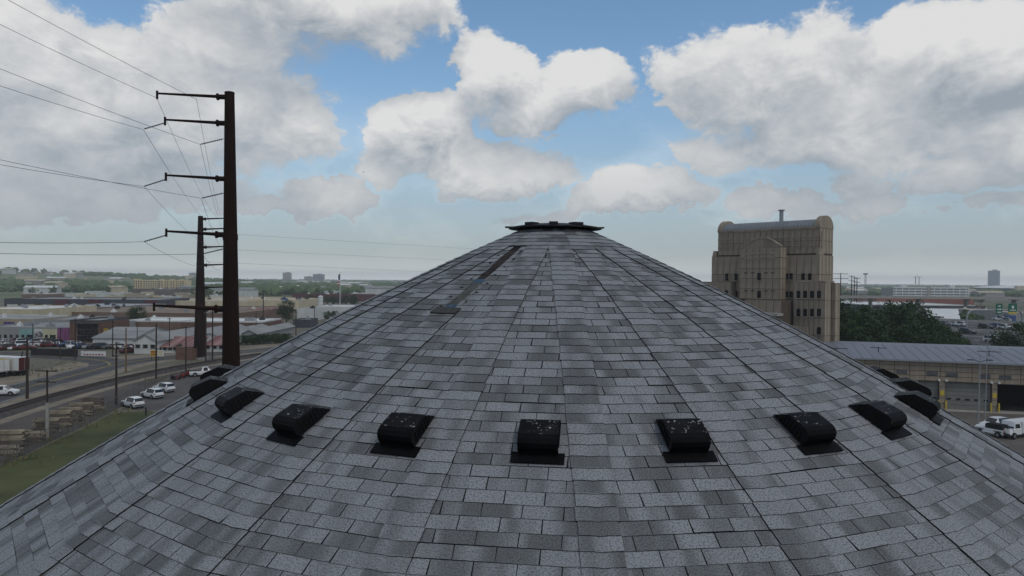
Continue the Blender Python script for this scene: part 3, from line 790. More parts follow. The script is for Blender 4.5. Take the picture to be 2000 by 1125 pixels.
strip('road', road, 0, 9.5, .024, ASPH); strip('side_road', side, 0, 8.5, .022, ASPH)
ro = bpy.data.objects['road']
for off in (-.14, .14): strip('yellow_line', road, off, .13, .029, YEL, parent=ro)
for off in (-4.3, 4.3): strip('edge_line', road, off, .13, .029, WLINE, parent=ro)
for off in (-.14, .14): strip('yellow_line', side, off, .13, .028, YEL, parent=bpy.data.objects['side_road'])
# railway
bl = MB(); La, Ra = ribbon(track, 0, 5.4, .015); Lb, Rb = ribbon(track, 0, 3.2, .40)
for i in range(len(track)-1):
    bl.poly([La[i], Lb[i], Lb[i+1], La[i+1]]); bl.poly([Lb[i], Rb[i], Rb[i+1], Lb[i+1]]); bl.poly([Rb[i], Ra[i], Ra[i+1], Rb[i+1]])
rw = tag(bl.build('railway_track', BALL), kind='structure')
for off in (-.72, .72):
    q = MB(); a, b = ribbon(track, off, .09, .56); a2, b2 = ribbon(track, off, .14, .42)
    for i in range(len(track)-1):
        q.poly([a[i], b[i], b[i+1], a[i+1]]); q.poly([a2[i], a[i], a[i+1], a2[i+1]]); q.poly([b[i], b2[i], b2[i+1], b[i+1]])
    q.build('rail', RAILM, rw)
sl_ = MB(); acc = 0
for i in range(len(track)-1):
    seg = track[i+1]-track[i]; n = int(seg.length/.62); d = seg.normalized()
    for j in range(n):
        p = track[i]+d*(j*.62); sl_.box((p.x, p.y, .36), (.24, 2.5, .09), math.atan2(d.y, d.x))
tag(sl_.build('sleeper_bed', WOOD, rw), kind='stuff')
# stacks of timber sleepers along the fence
TIMB = M('timber_weathered', (.24, .195, .14), .95, .3, 1.5, col2=(.36, .30, .215)); TIMD = M('timber_dark', (.12, .10, .08), .95, .3, 1.5)
beam = MB().box((0, 0, 0), (2.7, .21, .19)).mesh('beam', [TIMB]); beamd = MB().box((0, 0, 0), (2.7, .21, .19)).mesh('beam', [TIMD])
rg = random.Random(5)
for i, (px, py, lay, wd, lab) in enumerate([(10, 888, 3, 5, 'low collapsed stack of timber beams nearest to the left edge'), (27, 871, 6, 5, 'tall stack of pale timber beams at the left edge'), (62, 862, 4, 5, 'timber stack with loose beams beside the tall left-edge stack'), (92, 845, 6, 5, 'pale timber stack right behind the crossarm pole'),
        (116, 833, 7, 4, 'tall timber stack just right of the crossarm pole'), (139, 822, 6, 4, 'middle timber stack of the long row by the fence'), (160, 812, 6, 4, 'timber stack near the far end of the row by the fence'), (182, 803, 7, 3, 'farthest timber stack, with a pale layer of beams on top')]):
    b = G(px, py); t = thing('timber_stack', lab, 'timber stack', b, rg.uniform(.15, .35), 'timber stacks along the fence')
    lay = int(lay*1.7)
    for l in range(lay):
        for j in range(wd):
            if l == lay-1 and rg.random() < .3: continue
            o = addobj('beam', beam if rg.random() < (.75 if l >= lay-2 else .35) else beamd, t, (rg.uniform(-.32, .32), (j-(wd-1)/2)*.25, l*.20+.02)); o.rotation_euler = (0, rg.uniform(-.02, .02), rg.uniform(-.07, .07))
# chain-link fence
def mesh_mat():
    m = bpy.data.materials.new('chain_link_wire'); m.use_nodes = True; t = m.node_tree; b = t.nodes['Principled BSDF']
    co = t.nodes.new('ShaderNodeTexCoord'); x, y, z = sep(t, N(t, co.outputs['Object'])); u = (x*x+y*y).pw(.5)
    def wv(v): return ((v*14.0)._m('FRACT')-.5)._m('ABSOLUTE').step(.39, .46)
    a = wv(u+z).max(wv(u-z)); b.inputs['Base Color'].default_value = (.06, .06, .062, 1); b.inputs['Roughness'].default_value = .5
    t.links.new((a*.6).k, b.inputs['Alpha']); return m
CHAIN = mesh_mat(); FPOST = M('fence_post_grey', (.09, .09, .088), .7, .2, 3)
fp = smooth_path([G(-60, 930), G(0, 912), G(40, 895), G(100, 864), G(165, 834), G(236, 795), G(306, 748), G(362, 722), G(440, 704)], 6)
fence = thing('chain_link_fence', 'grey chain-link fence running past the timber stacks and parked cars', 'fence', fp[0])
acc = 0; last = fp[0]
for i in range(len(fp)-1):
    a, b = fp[i]-fp[0], fp[i+1]-fp[0]; n = max(1, int((b-a).length/3.0))
    for j in range(n):
        p = a.lerp(b, j/n); q = a.lerp(b, (j+1)/n)
        po = MB(); po.cyl((p.x, p.y, 0), (p.x, p.y, 2.05), .035, .035, 6); po.build('post', FPOST, fence)
        ws = MB(); ws.poly([(0, 0, .05), (q.x-p.x, q.y-p.y, .05), (q.x-p.x, q.y-p.y, 1.98), (0, 0, 1.98)]); ws.build('wire_panel', CHAIN, fence, (p.x, p.y, 0), fix=False)
    tr = MB(); tr.cyl((a.x, a.y, 2.0), (b.x, b.y, 2.0), .025, .025, 5, cap=False); tr.build('top_rail', FPOST, fence)
bo = MB(); bo.cyl((0, 0, 0), (0, 0, 1.15), .12, .12, 10); bo.cyl((0, 0, 1.15), (0, 0, 1.22), .12, .05, 10); o_ = bo.build('bollard', DARKM, None, G(285, 811)); tag(o_, 'short black bollard at the corner of the lawn beside the roof edge', 'bollard')
# parked vehicles on the left
car('suv', 'white', G(259, 795, .01), R(147), 'white sport utility vehicle nearest the lawn corner', 'white cars parked by the fence')
car('suv', 'white', G(297, 777, .01), R(150), 'white sport utility vehicle in the middle of the three by the fence', 'white cars parked by the fence')
car('suv', 'white', G(320, 765, .01), R(151), 'white sport utility vehicle farthest along the fence, of three', 'white cars parked by the fence')
car('pickup', 'white', G(398, 734, .01), R(28), 'white pickup truck with open bed beside the roof vents')
car('suv', 'white', G(6, 772, .03), R(18), 'white car on the road at the left picture edge')
# red mowers beside the pickup
REDM = M('red_machine_paint', (.16, .015, .012), .45, .2, 3)
for i, (px, py, lab) in enumerate([(343, 741, 'leftmost dark red mower in the row by the fence'), (353, 738, 'second red mower in the row by the fence'), (362, 735, 'brightest red mower in the row by the fence'), (371, 732, 'red mower next to the white pickup')]):
    t = thing('ride_on_mower', lab, 'mower', G(px, py, .01), R(40+i*13), 'red mowers by the fence')
    MB().box((.35, 0, .45), (.9, .7, .45), top=(.8, .8)).build('engine_hood', REDM if i != 0 else PAINTS['maroon'], t); MB().box((-.45, 0, .55), (.5, .5, .12)).box((-.68, 0, .6), (.12, .5, .5)).build('seat', DARKM, t)
    MB().box((-.1, 0, .22), (1.5, 1.1, .18)).build('mowing_deck', REDM, t); MB().cyl((.0, 0, .8), (-.15, 0, 1.15), .03, .03, 6).cyl((-.15, 0, 1.15), (-.17, 0, 1.18), .2, .2, 10).build('steering_wheel', DARKM, t)
    for ax, r_ in ((.6, .26), (-.55, .38)):
        for sg in (-1, 1): MB().cyl((ax, sg*.42, r_), (ax, sg*.62, r_), r_, r_, 12).build('wheel', TYRE, t)
# lorry trailers at the left edge
def trailer(loc, rz, L, h, body, back, label):
    t = thing('lorry_trailer', label, 'trailer', loc, rz); MB().box((L/2, 0, 1.15), (L, 2.55, h)).build('cargo_box', body, t)
    bk = MB(); bk.box((-.04, 0, 1.2), (.08, 2.4, h-.1)); q = bk.build('rear_doors', back, t); MB().box((-.1, 0, 1.2), (.05, .06, h-.1)).build('door_bar', STEELG, q)
    MB().box((L/2, 0, .95), (L, 1.0, .2)).build('chassis', DARKM, t); MB().box((-.05, 0, .5), (.12, 2.3, .14)).build('rear_bumper', DARKM, t)
    for ax in (1.3, 2.6, L-2.0):
        for sg in (-1, 1): MB().cyl((ax, sg*.85, .5), (ax, sg*1.2, .5), .5, .5, 14).build('wheel', TYRE, t)
    return t
trailer(G(47, 734, .01), R(168), 11, 2.75, WHITE, PAINTS['maroon'], 'white box trailer with dark red rear doors at the left edge')
trailer(G(7, 737, .01), R(166), 9, 2.5, M('faded_yellow_paint', (.34, .26, .09), .7, .2, 1), WHITE, 'faded yellow box trailer cut by the left picture edge')
# utility poles
utility_pole(53, 779, 657, 'thick dark wooden pole left of the crossarm pole, beside the road', arms=((.35, .9),), r=.24)
tP, bP, hP = utility_pole(92, 856, 722, 'wooden pole with two crossarms standing in front of the timber stacks', arms=((.15, 3.0), (1.55, 2.6)), r=.15, transformer=False)
MB().cyl((0, 0, 0), (0, 0, 4.6), .22, .19, 10).build('concrete_sleeve', CONC, tP)
utility_pole(227, 790, 668, 'tall dark pole behind the nearest white car', arms=((.4, 1.0), (2.2, .8)), r=.20)
utility_pole(246, 727, 640, 'yellowish wooden pole beside the road bend', arms=(), r=.19, mat=WOODY)
utility_pole(305, 740, 632, 'dark wooden pole with a crossarm left of the yellow signs', arms=((5.2, 2.4),), r=.20)
utility_pole(363, 725, 637, 'dark wooden pole between the yellow signs and the steel poles', arms=((.3, 1.6),), r=.17)
utility_pole(402, 706, 603, 'left of two dark poles between the steel poles', arms=((1.2, .8),), r=.20)
utility_pole(415, 704, 603, 'right of two dark poles between the steel poles', arms=((1.0, 1.4), (2.2, 1.0)), r=.22)
utility_pole(331, 690, 620, 'thin dark pole rising over the grey gable roofs', arms=((.4, 1.0),), r=.14)
utility_pole(322, 684, 652, 'short dark pole in front of the rust red shed', arms=(), r=.12)
utility_pole(36, 733, 686, 'short leaning pole behind the white trailer', arms=(), r=.18, lean=.9)
utility_pole(118, 699, 640, 'dark pole in front of the pink mural', arms=((.3, 1.2),), r=.15)
utility_pole(147, 702, 622, 'tall dark pole in front of the brick and glass shop', arms=((.4, 2.0),), r=.18)
utility_pole(64, 680, 632, 'dark pole by the teal wall', arms=((.5, 1.4),), r=.16)
utility_pole(220, 697, 624, 'dark pole at the right of the car lot', arms=((.4, 1.6),), r=.16)
utility_pole(268, 680, 630, 'grey pole with crossarm before the round dark tree', arms=((.4, 1.8),), r=.13)
utility_pole(514, 646, 566, 'tall dark pole right of the big steel pole', arms=((.4, 2.0),), r=.24)
utility_pole(500, 657, 610, 'short dark pole before the rust red roof', arms=((.4, 1.2),), r=.16)
utility_pole(578, 655, 608, 'dark pole at the edge of the shingled roof', arms=((.4, 1.4),), r=.18)
utility_pole(614, 634, 597, 'dark pole in front of the white sheds', arms=((.4, 1.8),), r=.18)
utility_pole(121, 610, 586, 'far dark pole before the long dark warehouse', arms=((.3, 1.6),), r=.16)
utility_pole(204, 608, 585, 'far dark pole near the middle of the long dark warehouse', arms=((.3, 1.6),), r=.16)
utility_pole(316, 622, 588, 'far dark pole before the cream warehouse', arms=((.3, 1.6),), r=.16)
# signs and small things by the road
def panel_sign(px, pyb, pyt, wpx, label, mats, board=.55, rows=2):
    b = G(px, pyb); d = depth_of(b); h = zpix(px, pyt, d); w = wpx*d/FPX
    t = thing('sign', label, 'sign', b, -YAW*0); MB().cyl((-w*.35, 0, 0), (-w*.35, 0, h*.98), .07, .07, 8).cyl((w*.35, 0, 0), (w*.35, 0, h*.98), .07, .07, 8).build('post', DARKM, t)
    p = MB().box((0, -.12, h*(1-board)), (w, .12, h*board)).build('panel', mats[0], t)
    for r_ in range(rows):
        q = MB(); n = 7; rr = random.Random(px+r_)
        for i in range(n): q.box((-w*.42+w*.84*(i+.5)/n, -.195, h*(1-board)+h*board*(.18+r_*.42)), (w*.84/n*rr.uniform(.55, .85), .02, h*board*.26))
        q.build('lettering', mats[1], p)
    return t
REDP = M('red_sign_paint', (.30, .03, .03), .6, .1, 2); YELP = M('yellow_sign_paint', (.50, .36, .05), .6, .1, 2)
panel_sign(183, 697, 686, 50, 'long white banner with red lettering at the car lot', (WHITE, REDP), .85, 1)
panel_sign(300, 703, 684, 11, 'orange yellow roadside sign left of the pale one', (YELP, REDP), .62)
panel_sign(314, 703, 684, 13, 'pale roadside sign with yellow lettering', (WHITE, YELP), .62)
panel_sign(203, 668, 641, 18, 'yellow shop sign beside the brick and glass shop', (YELP, WHITE), .4, 1)
bkm = M('brick_red_brown', (.13, .072, .052), .9, .25, 1.2)
tb, *_ = building('brick_enclosure', 'low brown brick enclosure at the foot of the farther steel pole', 343, 381, 703, 690, 5, bkm, M('tan_coping', (.30, .25, .18), .9, .15, 1), cat='wall')
# ------------------------------------------------------------------ steel transmission poles and their wires
def steel_pole(px, dist, pyt, r0, r1, arms, label, tilt=0.0):
    b = AT(px, 600, dist); b.z = 0; h = zpix(px, pyt, dist)
    t = thing('steel_transmission_pole', label, 'transmission pole', b, -YAW, None); t.rotation_euler = (0, tilt, -YAW)
    m = MB(); n = 12
    for i in range(6):
        za, zb_ = h*i/6, h*(i+1)/6; ra, rb = r0+(r1-r0)*i/6, r0+(r1-r0)*(i+1)/6; m.cyl((0, 0, za), (0, 0, zb_), ra, rb, n, cap=(i == 5))
    m.build('shaft', RUST, t)
    for i in (2, 4): q = MB(); rr = r0+(r1-r0)*i/6; q.cyl((0, 0, h*i/6-.25), (0, 0, h*i/6+.25), rr+.05, rr+.04, n); q.build('splice_collar', RUST, t)
    MB().cyl((0, 0, h), (0, 0, h+.12), r1*1.08, r1*1.0, n).build('top_cap', RUST, t)
    MB().cyl((0, 0, 0), (0, 0, .5), r0*1.35, r0*1.35, 14).build('footing', CONC, t)
    rg_ = random.Random(int(px))
    for dy, ln, thick in arms:
        z = zpix(px, dy, dist); L = ln*dist/FPX; sg = -1 if L < 0 else 1; rr = r0+(r1-r0)*z/h; L = abs(L)
        a = MB(); a.cyl((sg*(rr*.6), 0, z-.12), (sg*L, 0, z+.20), thick, thick*.55, 8); o = a.build('arm', RUST, t)
        a = MB(); a.cyl((sg*(rr*.7), 0, z-.12), (sg*(rr+.55), 0, z-.10), thick*1.45, thick*1.45, 10); a.cyl((sg*(rr+.55), 0, z-.10), (sg*(rr+.66), 0, z-.10), thick*2.0, thick*2.0, 10); a.build('bracket', RUST, o)
        a = MB(); a.cyl((sg*L, 0, z-.28), (sg*L, 0, z+.42), .10, .10, 8); a.build('end_plate', RUST, o)
    return t, b, h
D1, D2 = 61.0, 183.0
p1, b1, h1 = steel_pole(455, D1, 184, .92, .40, [(188, -141, .15), (239, -126, .15), (347, -125, .15), (456, -125, .16), (601, -150, .18)], 'tall rust brown steel power pole with five long arms, nearest', -.010)
p2, b2, h2 = steel_pole(391, D2, 423, 1.55, .60, [(427, 58, .22), (447, 58, .24), (482, 58, .24), (517, 58, .24), (561, 58, .24), (604, 58, .24)], 'rust brown steel power pole farther back, partly behind the nearest one')
INS = M('insulator_grey', (.05, .05, .055), .5, .2, 4)
def insulator(a, b, label):
    a, b = Vector(a), Vector(b); m = MB(); n = 12
    m.cyl(a, b, .025, .025, 6)
    for i in range(1, n): p = a.lerp(b, i/n); q = a.lerp(b, (i+.45)/n); m.cyl(p, q, .075, .05, 8)
    o = m.build('insulator_string', INS); tag(o, label, 'insulator', 'insulator strings on the nearest steel pole')
ipts = [((322, 240), (281, 252), 'insulator string hanging left off the second arm from the top'), ((437, 271), (391, 282), 'insulator string off the shaft below the second arm'), ((325, 350), (281, 364), 'insulator string hanging left off the third arm'), ((437, 377), (394, 387), 'insulator string off the shaft below the third arm'),
        ((326, 459), (281, 472), 'insulator string hanging left off the fourth arm'), ((437, 486), (395, 496), 'insulator string off the shaft below the fourth arm')]
for a, b, lab in ipts: insulator(AT(*a, D1), AT(*b, D1), lab)
wl = [((20, -4), (384, 194), (432, 426), 'thin ground wire running over the top arm, right of the outermost'), ((0, 42), (306, 191), (424, 426), 'thin ground wire to the tip of the top arm'),
      ((0, 128), (391, 282), (436, 449), 'power line meeting the insulator below the second arm'), ((0, 162), (280, 253), (420, 448), 'power line meeting the insulator of the second arm'),
      ((0, 306), (393, 387), (436, 484), 'upper of the two close power lines at mid height'), ((0, 316), (281, 364), (420, 483), 'lower of the two close power lines at mid height'),
      ((0, 468), (281, 472), (420, 518), 'nearly level power line to the fourth arm'), ((0, 489), (395, 496), (436, 519), 'lowest nearly level power line on the left')]
for (x0, y0), (x1, y1), (x2, y2), lab in wl:
    k = 1.5; xs, ys = x1+(x0-x1)*k-150, y1+(y0-y1)*(x1-(x1+(x0-x1)*k-150))/max(1, (x1-x0))
    cable('power_line', lab, [AT(xs, ys, 40), AT(x1, y1, D1), AT(x2, y2, D2)], .016, .55)
for (x0, y0), (x1, y1), lab in (((470, 456), (1300, 505), 'faint distant wire, topmost behind the roof'), ((470, 487), (1300, 524), 'faint distant wire, middle one behind the roof'), ((470, 513), (1300, 548), 'faint distant wire, lowest one behind the roof')):
    cable('power_line', lab, [AT(x0-66, y0-2, D2), AT(x1, y1, 430)], .030, .10, STEELG)
cable('power_line', 'slack low wire between the road poles and the shops', [G(147, 702)+Vector((0, 0, 9.5)), G(246, 727)+Vector((0, 0, 9.0)), G(305, 740)+Vector((0, 0, 10.0))], .025, .8)
cable('power_line', 'slack wire from the crossarm pole along the road', [bP+Vector((-30, -6, hP)), bP+Vector((0, -.2, hP+.1)), G(227, 790)+Vector((0, 0, 11.5))], .02, .6)

# ------------------------------------------------------------------ left: shops, sheds and warehouses
def W_(n, c, **k): return M('wall_'+n, c, .88, k.pop('var', .14), k.pop('scale', .25), streak=.5, **k)
CREAM = W_('cream', (.50, .43, .30)); TAN2 = W_('tan', (.33, .27, .20)); GREYW = W_('grey', (.25, .25, .245)); DKGREY = W_('dark_grey', (.055, .06, .07)); WHT = W_('white', (.52, .52, .50)); TEAL = W_('teal', (.20, .33, .31)); PINK = W_('magenta', (.10, .035, .08), scale=2.2, col2=(.30, .10, .25)); LYEL = W_('pale_yellow', (.46, .44, .28)); PURP = W_('purple', (.05, .03, .11)); MAR = W_('maroon', (.085, .03, .035)); BROWNW = W_('brown', (.17, .11, .08))
RGREY = M('roof_light_grey', (.24, .24, .235), .9, .15, .08, detail=8); RTAN = M('roof_tan_gravel', (.42, .35, .26), .95, .15, .06, detail=8); RBRN = M('roof_brown_gravel', (.20, .155, .115), .95, .18, .06, detail=8); RWHT = M('roof_white_membrane', (.60, .60, .58), .8, .10, .08, detail=8)  # RTAN made paler, carrying sunlight on the far roofs in its colour
RRED = M('roof_rust_red', (.22, .06, .05), .8, .45, .5, col2=(.36, .22, .20), stretch=(1, .05, .05)); RMET = M('roof_metal_grey', (.32, .33, .34), .6, .10, .2, metal=.2)
t, A, B, L, h = building('mural_shop', 'long low shop with a teal, white and magenta painted front', -40, 141, 667, 641, 38, GREYW, RGREY, wins=(16, 1, .9, 1.2, 1.1, 3))
for x0, x1, mt, nm in ((38, 67, TEAL, 'teal_wall'), (67, 84, WHT, 'white_wall'), (84, 112, LYEL, 'yellow_wall'), (112, 139, PINK, 'magenta_mural')):
    u0, u1 = (x0+40)/181*L, (x1+40)/181*L; pw = MB(); pw.box(((u0+u1)/2, -.06, .02), (u1-u0-.1, .10, h-.1+(.5 if mt is PINK else 0))); p_ = pw.build(nm, mt, t)
    if mt is WHT:
        q = MB(); q.cyl(((u0+u1)/2, -.12, h*.5), ((u0+u1)/2, -.16, h*.5), 1.4, 1.4, 20); q.build('round_mural', M('mural_grey_purple', (.12, .10, .16), .9, .8, 1.6, col2=(.45, .43, .42)), p_)
    if mt in (TEAL, LYEL):
        for fr in (.25, .6, .8): q = MB(); q.box((u0+(u1-u0)*fr, -.13, 1.0), (.9, .06, 1.3)); q.build('window', GLASS, p_)
t, A, B, L, h = building('storefront', 'tan storefront with purple awnings and white fascia at the left edge', -60, 66, 652, 622, 20, TAN2, RGREY, trim=WHT)
for fr in (.62, .94):
    q = MB(); q.faces([(fr*L-1.8, -.02, h*.80), (fr*L+1.8, -.02, h*.80), (fr*L+1.8, -1.2, h*.45), (fr*L-1.8, -1.2, h*.45), (fr*L-1.8, -.02, h*.45), (fr*L+1.8, -.02, h*.45)], [(0, 1, 2, 3), (3, 2, 5, 4), (0, 3, 4), (1, 5, 2)]); q.build('awning', PURP, t)
building('grey_hall', 'plain grey hall between the purple awnings and the brick shop', 66.5, 135, 652, 626, 26, GREYW, RGREY)
t, A, B, L, h = building('brick_glass_shop', 'two-storey brick shop with a dark glazed front', 136, 193, 669, 628, 18, bkm, RGREY, trim=DKGREY)
for i in range(6):
    for j in range(3):
        q = MB(); q.box((L*.27+(i+.5)*L*.70/6, -.05, .5+j*h*.29), (L*.70/6-.12, .10, h*.26)); q.build('pane', GLASS, t)
q = MB(); q.box((L*.62, -.5, h*.90), (L*.80, 1.2, .35)); q.build('canopy', DKGREY, t)
building('tan_warehouse', 'tan ribbed warehouse behind the purple awnings', -60, 75, 640, 605, 40, CREAM, RWHT)
building('grey_roof_shed', 'long shed with a pale grey roof slope right of the brick shop', 181, 262, 676, 645, 26, WHT, RGREY, 'gable_x', rise=2.4)
building('gabled_shed', 'white gabled shed with its end to the road, left of the rust red roof', 262, 306, 691, 654, 30, WHT, RGREY, 'gable_y', rise=1.7, wins=(3, 1, 1.2, .9, 1.6, 3))
building('gabled_hall', 'grey gabled hall just behind the rust red shed', 322, 377, 678, 650, 45, GREYW, RGREY, 'gable_y', rise=1.6, wins=(2, 1, 1.4, .9, 2.8, 3))
building('gabled_hall', 'grey gabled hall between the two steel poles', 383, 437, 676, 651, 45, WHT, RGREY, 'gable_y', rise=1.6)
building('gabled_hall', 'grey gabled hall right of the nearest steel pole', 471, 502, 668, 645, 40, GREYW, RGREY, 'gable_y', rise=1.3)
building('rust_roof_shed', 'white shed with a streaked rust red roof left of the farther steel pole', 307, 378, 690, 664, 9, WHT, RRED, 'shed', rise=2.0, wins=(7, 1, 1.0, .9, .9, 3))
building('rust_roof_shed', 'white shed with a rust red roof between the steel poles', 399, 439, 687, 662, 9, WHT, RRED, 'shed', rise=1.8, wins=(3, 1, 1.1, 1.0, .9, 3))
building('brick_store', 'long brick store with a white roof edge behind the gabled sheds', 352, 512, 652, 629, 22, bkm, RWHT, trim=WHT)
building('white_roof_store', 'wide low building with a bright white roof beside the round dark tree', 242, 352, 650, 628, 24, BROWNW, RWHT, trim=WHT)
building('brown_warehouse', 'very wide brown flat-roofed warehouse across the middle distance', 84, 462, 634, 611, 80, BROWNW, RBRN)
building('metal_roof_hall', 'pale metal-roofed hall behind the tan warehouse', 90, 232, 618, 600, 50, GREYW, RMET)
t, A, B, L, h = building('dark_warehouse', 'very long dark blue grey warehouse with maroon blocks', 8, 305, 605, 584.5, 45, DKGREY, RGREY, trim=DKGREY)
for fr in (.38, .60, .97): q = MB(); q.box((fr*L, -.5, 0), (8, 1.2, h+.4)); q.build('maroon_block', MAR, t)
for i in range(9): q = MB(); q.box(((i+.5)*L/9, -.06, .1), (6.5, .12, 3.2)); q.build('pale_bay', WHT, t)
building('cream_warehouse', 'long cream warehouse crossing behind the steel poles', 306, 482, 604, 588, 100, CREAM, RTAN)
building('cream_warehouse', 'cream warehouse wing beside the blue sign', 484, 583, 603, 587, 60, CREAM, RTAN)
building('striped_roof_barn', 'barn with a red and white striped roof right of the nearest steel pole', 470, 520, 627, 604, 24, GREYW, RRED, 'gable_x', rise=3.6)
building('white_shed', 'pale grey shed right of the tree near the roof slope', 580, 612, 627, 605, 20, WHT, RGREY)
building('white_shed', 'bright white shed touching the roof slope', 614, 700, 621, 600, 26, WHT, RWHT)
building('dark_shed', 'low dark open shed under the pale grey one', 572, 606, 640, 626, 12, DKGREY, RGREY)
building('maroon_yard_building', 'long maroon building behind the white tank', 570, 690, 588, 575, 25, MAR, RBRN)
building('maroon_yard_building', 'maroon building end beside the flagpole', 693, 760, 589, 576, 25, MAR, RBRN)
building('small_white_hall', 'small white hall above the maroon building', 624, 656, 579, 569, 20, WHT, RWHT); building('small_white_hall', 'white hall with a yellow corner right of the flagpole', 686, 713, 585, 573, 20, WHT, RWHT)
building('brown_shed', 'brown low shed right of the rust striped barn', 470, 530, 646, 634, 15, BROWNW, RBRN)
rg = random.Random(11)
for i in range(16):
    x = 128+i*19+rg.uniform(-5, 5); y = rg.uniform(577, 586)
    building('low_warehouse', 'pale low warehouse, %s from the left in the far tan row' % ORD[i], x, x+rg.uniform(14, 24), y, y-rg.uniform(6.5, 9), 20, rg.choice((CREAM, TAN2, WHT)), rg.choice((RTAN, RTAN, RWHT)), group='pale low warehouses far left')
building('quarry_wall', 'long brown grey wall below the cream hotel', 258, 344, 577, 565, 60, M('stone_dark', (.12, .10, .09), .95, .3, .08, detail=8), RBRN)
building('brick_row', 'low red brown building with white edge at far left', 42, 96, 586, 574, 20, BROWNW, RWHT, trim=WHT)
# hotel
t, A, B, L, h = building('hotel', 'cream five-storey hotel standing above the distant trees', 261, 361, 567, 547, 22, M('hotel_cream', (.60, .48, .28), .9, .08, .1), RTAN)  # wall colour raised in place of sun falling on the hotel
BAYS = ((.08, .16), (.56, .10), (.76, .10), (.95, .10)); pw, fw_ = window_mesh(1.9, 1.8)
for j in range(5):
    for i in range(22): addobj('window', pw, t, ((i+.5)*L/22, -2.22 if any(abs((i+.5)/22-q_[0]) < q_[1]/2 for q_ in BAYS) else 0, 1.4+j*(h-1.5)/5))
for fr, w in BAYS: q = MB(); q.box((fr*L, -1.0, 0), (w*L, 2.4, h+2.0)); q.build('projecting_bay', M('hotel_cream', (1, 1, 1)), t)
# distant office blocks
def far_block(px0, px1, pyt, dist, label, mat, rows, cols, name='office_tower', base=None, win=GLASS):
    c = AT((px0+px1)/2, 545, dist); w = (px1-px0)*dist/FPX; h = zpix((px0+px1)/2, pyt, dist); c.z = 0
    t = thing(name, label, 'building', c, -YAW); MB().box((0, w*.3, 0), (w, w*.6, h)).build('tower_body', mat, t)
    MB().box((w*.1, w*.3, h), (w*.4, w*.25, h*.06)).build('roof_plant', CONC, t)
    wm = MB().box((0, 0, 0), (w/cols*.62, .5, h/rows*.55)).mesh('window', [win])
    for j in range(rows):
        for i in range(cols): addobj('window', wm, t, (-w/2+(i+.5)*w/cols, -.1, (j+.25)*h/rows))
    return t
far_block(552, 567, 532.5, 3300, 'tan grey office tower on the left horizon', M('far_tan_concrete', (.30, .25, .21), .9, .1, .01), 9, 5)
far_block(611, 631, 535.5, 3300, 'wide blue grey office block on the horizon', M('far_blue_concrete', (.16, .19, .23), .9, .1, .01), 6, 8)
far_block(369, 381, 533, 3600, 'small dark office block behind the farther steel pole', M('far_dark_concrete', (.12, .14, .16), .9, .1, .01), 6, 4)
far_block(594, 609, 540, 3000, 'low pale block between the two horizon towers', M('far_pale', (.35, .33, .31), .9, .1, .01), 3, 6)
# white tank, water tower, blue sign, flag
b = G(626, 603); d = depth_of(b); k = d/FPX; t = thing('white_silo', 'tall white cylindrical silo right of the blue sign', 'silo', b); hh = 24*k
MB().cyl((0, 0, 0), (0, 0, hh), 4.8*k, 4.8*k, 20).build('shell', WHITE, t, smooth=False); MB().cyl((0, 0, hh), (0, 0, hh+2.0*k), 4.8*k, 1.0*k, 20).build('dome', WHITE, t)
for z in (.3, .6, .9): MB().cyl((0, 0, hh*z), (0, 0, hh*z+.25), 4.9*k, 4.9*k, 20).build('ring', STEELG, t)
b = G(526, 601); k = depth_of(b)/FPX; t = thing('water_tower', 'small white water tower in front of the cream warehouse', 'water tower', b); MB().cyl((0, 0, 0), (0, 0, 10*k), 2.4*k, 1.6*k, 12).build('stem', WHITE, t); MB().cyl((0, 0, 10*k), (0, 0, 13*k), 1.8*k, 3.4*k, 14).cyl((0, 0, 13*k), (0, 0, 16*k), 3.4*k, 1.6*k, 14).build('tank', WHITE, t)
b = G(557, 603); k = depth_of(b)/FPX; t = thing('tall_sign', 'tall blue and white roadside sign beside the cream warehouse', 'sign', b); MB().box((-2.5*k, 0, 0), (.5, .5, 8*k)).box((2.5*k, 0, 0), (.5, .5, 8*k)).build('post', STEELG, t)
BLUS = M('blue_sign_face', (.03, .10, .30), .6, .1, 1); p_ = MB().box((0, 0, 8*k), (11*k, .6, 12*k)).build('panel', BLUS, t); MB().box((0, -.36, 10*k), (8*k, .1, 1.6*k)).box((0, -.36, 14*k), (9*k, .1, 1.4*k)).build('lettering', WHITE, p_)
b = G(664, 600); dF = depth_of(b); hF = zpix(664, 533, dF); k = dF/FPX; t = thing('flagpole', 'tall white flagpole with a limp red white and blue flag', 'flagpole', b); MB().cyl((0, 0, 0), (0, 0, hF), .28, .14, 10).build('pole', WHITE, t); MB().cyl((0, 0, hF), (0, 0, hF+.5), .3, .1, 8).build('finial', YELP, t)
fl = MB()
for i in range(8):
    z0, z1 = hF-.6-i*1.05, hF-.6-(i+1)*1.05; w0 = -1.1-.30*math.sin(i*1.3)-(.12*i); w1 = -1.1-.30*math.sin((i+1)*1.3)-(.12*(i+1)); y0, y1 = .25*math.sin(i*1.9), .25*math.sin((i+1)*1.9)
    mi = 2 if i < 4 else (0 if i % 2 else 1)
    fl.faces([(-.16, 0, z0), (w0, y0, z0-.5), (w1, y1, z1-.5), (-.16, 0, z1), (-.16, .07, z0), (w0, y0+.07, z0-.5), (w1, y1+.07, z1-.5), (-.16, .07, z1)], [(0, 1, 2, 3), (7, 6, 5, 4), (1, 5, 6, 2)], mi)
fl.build('flag', [REDP, WHITE, M('flag_blue', (.02, .03, .10), .8, .1, 1)], t)
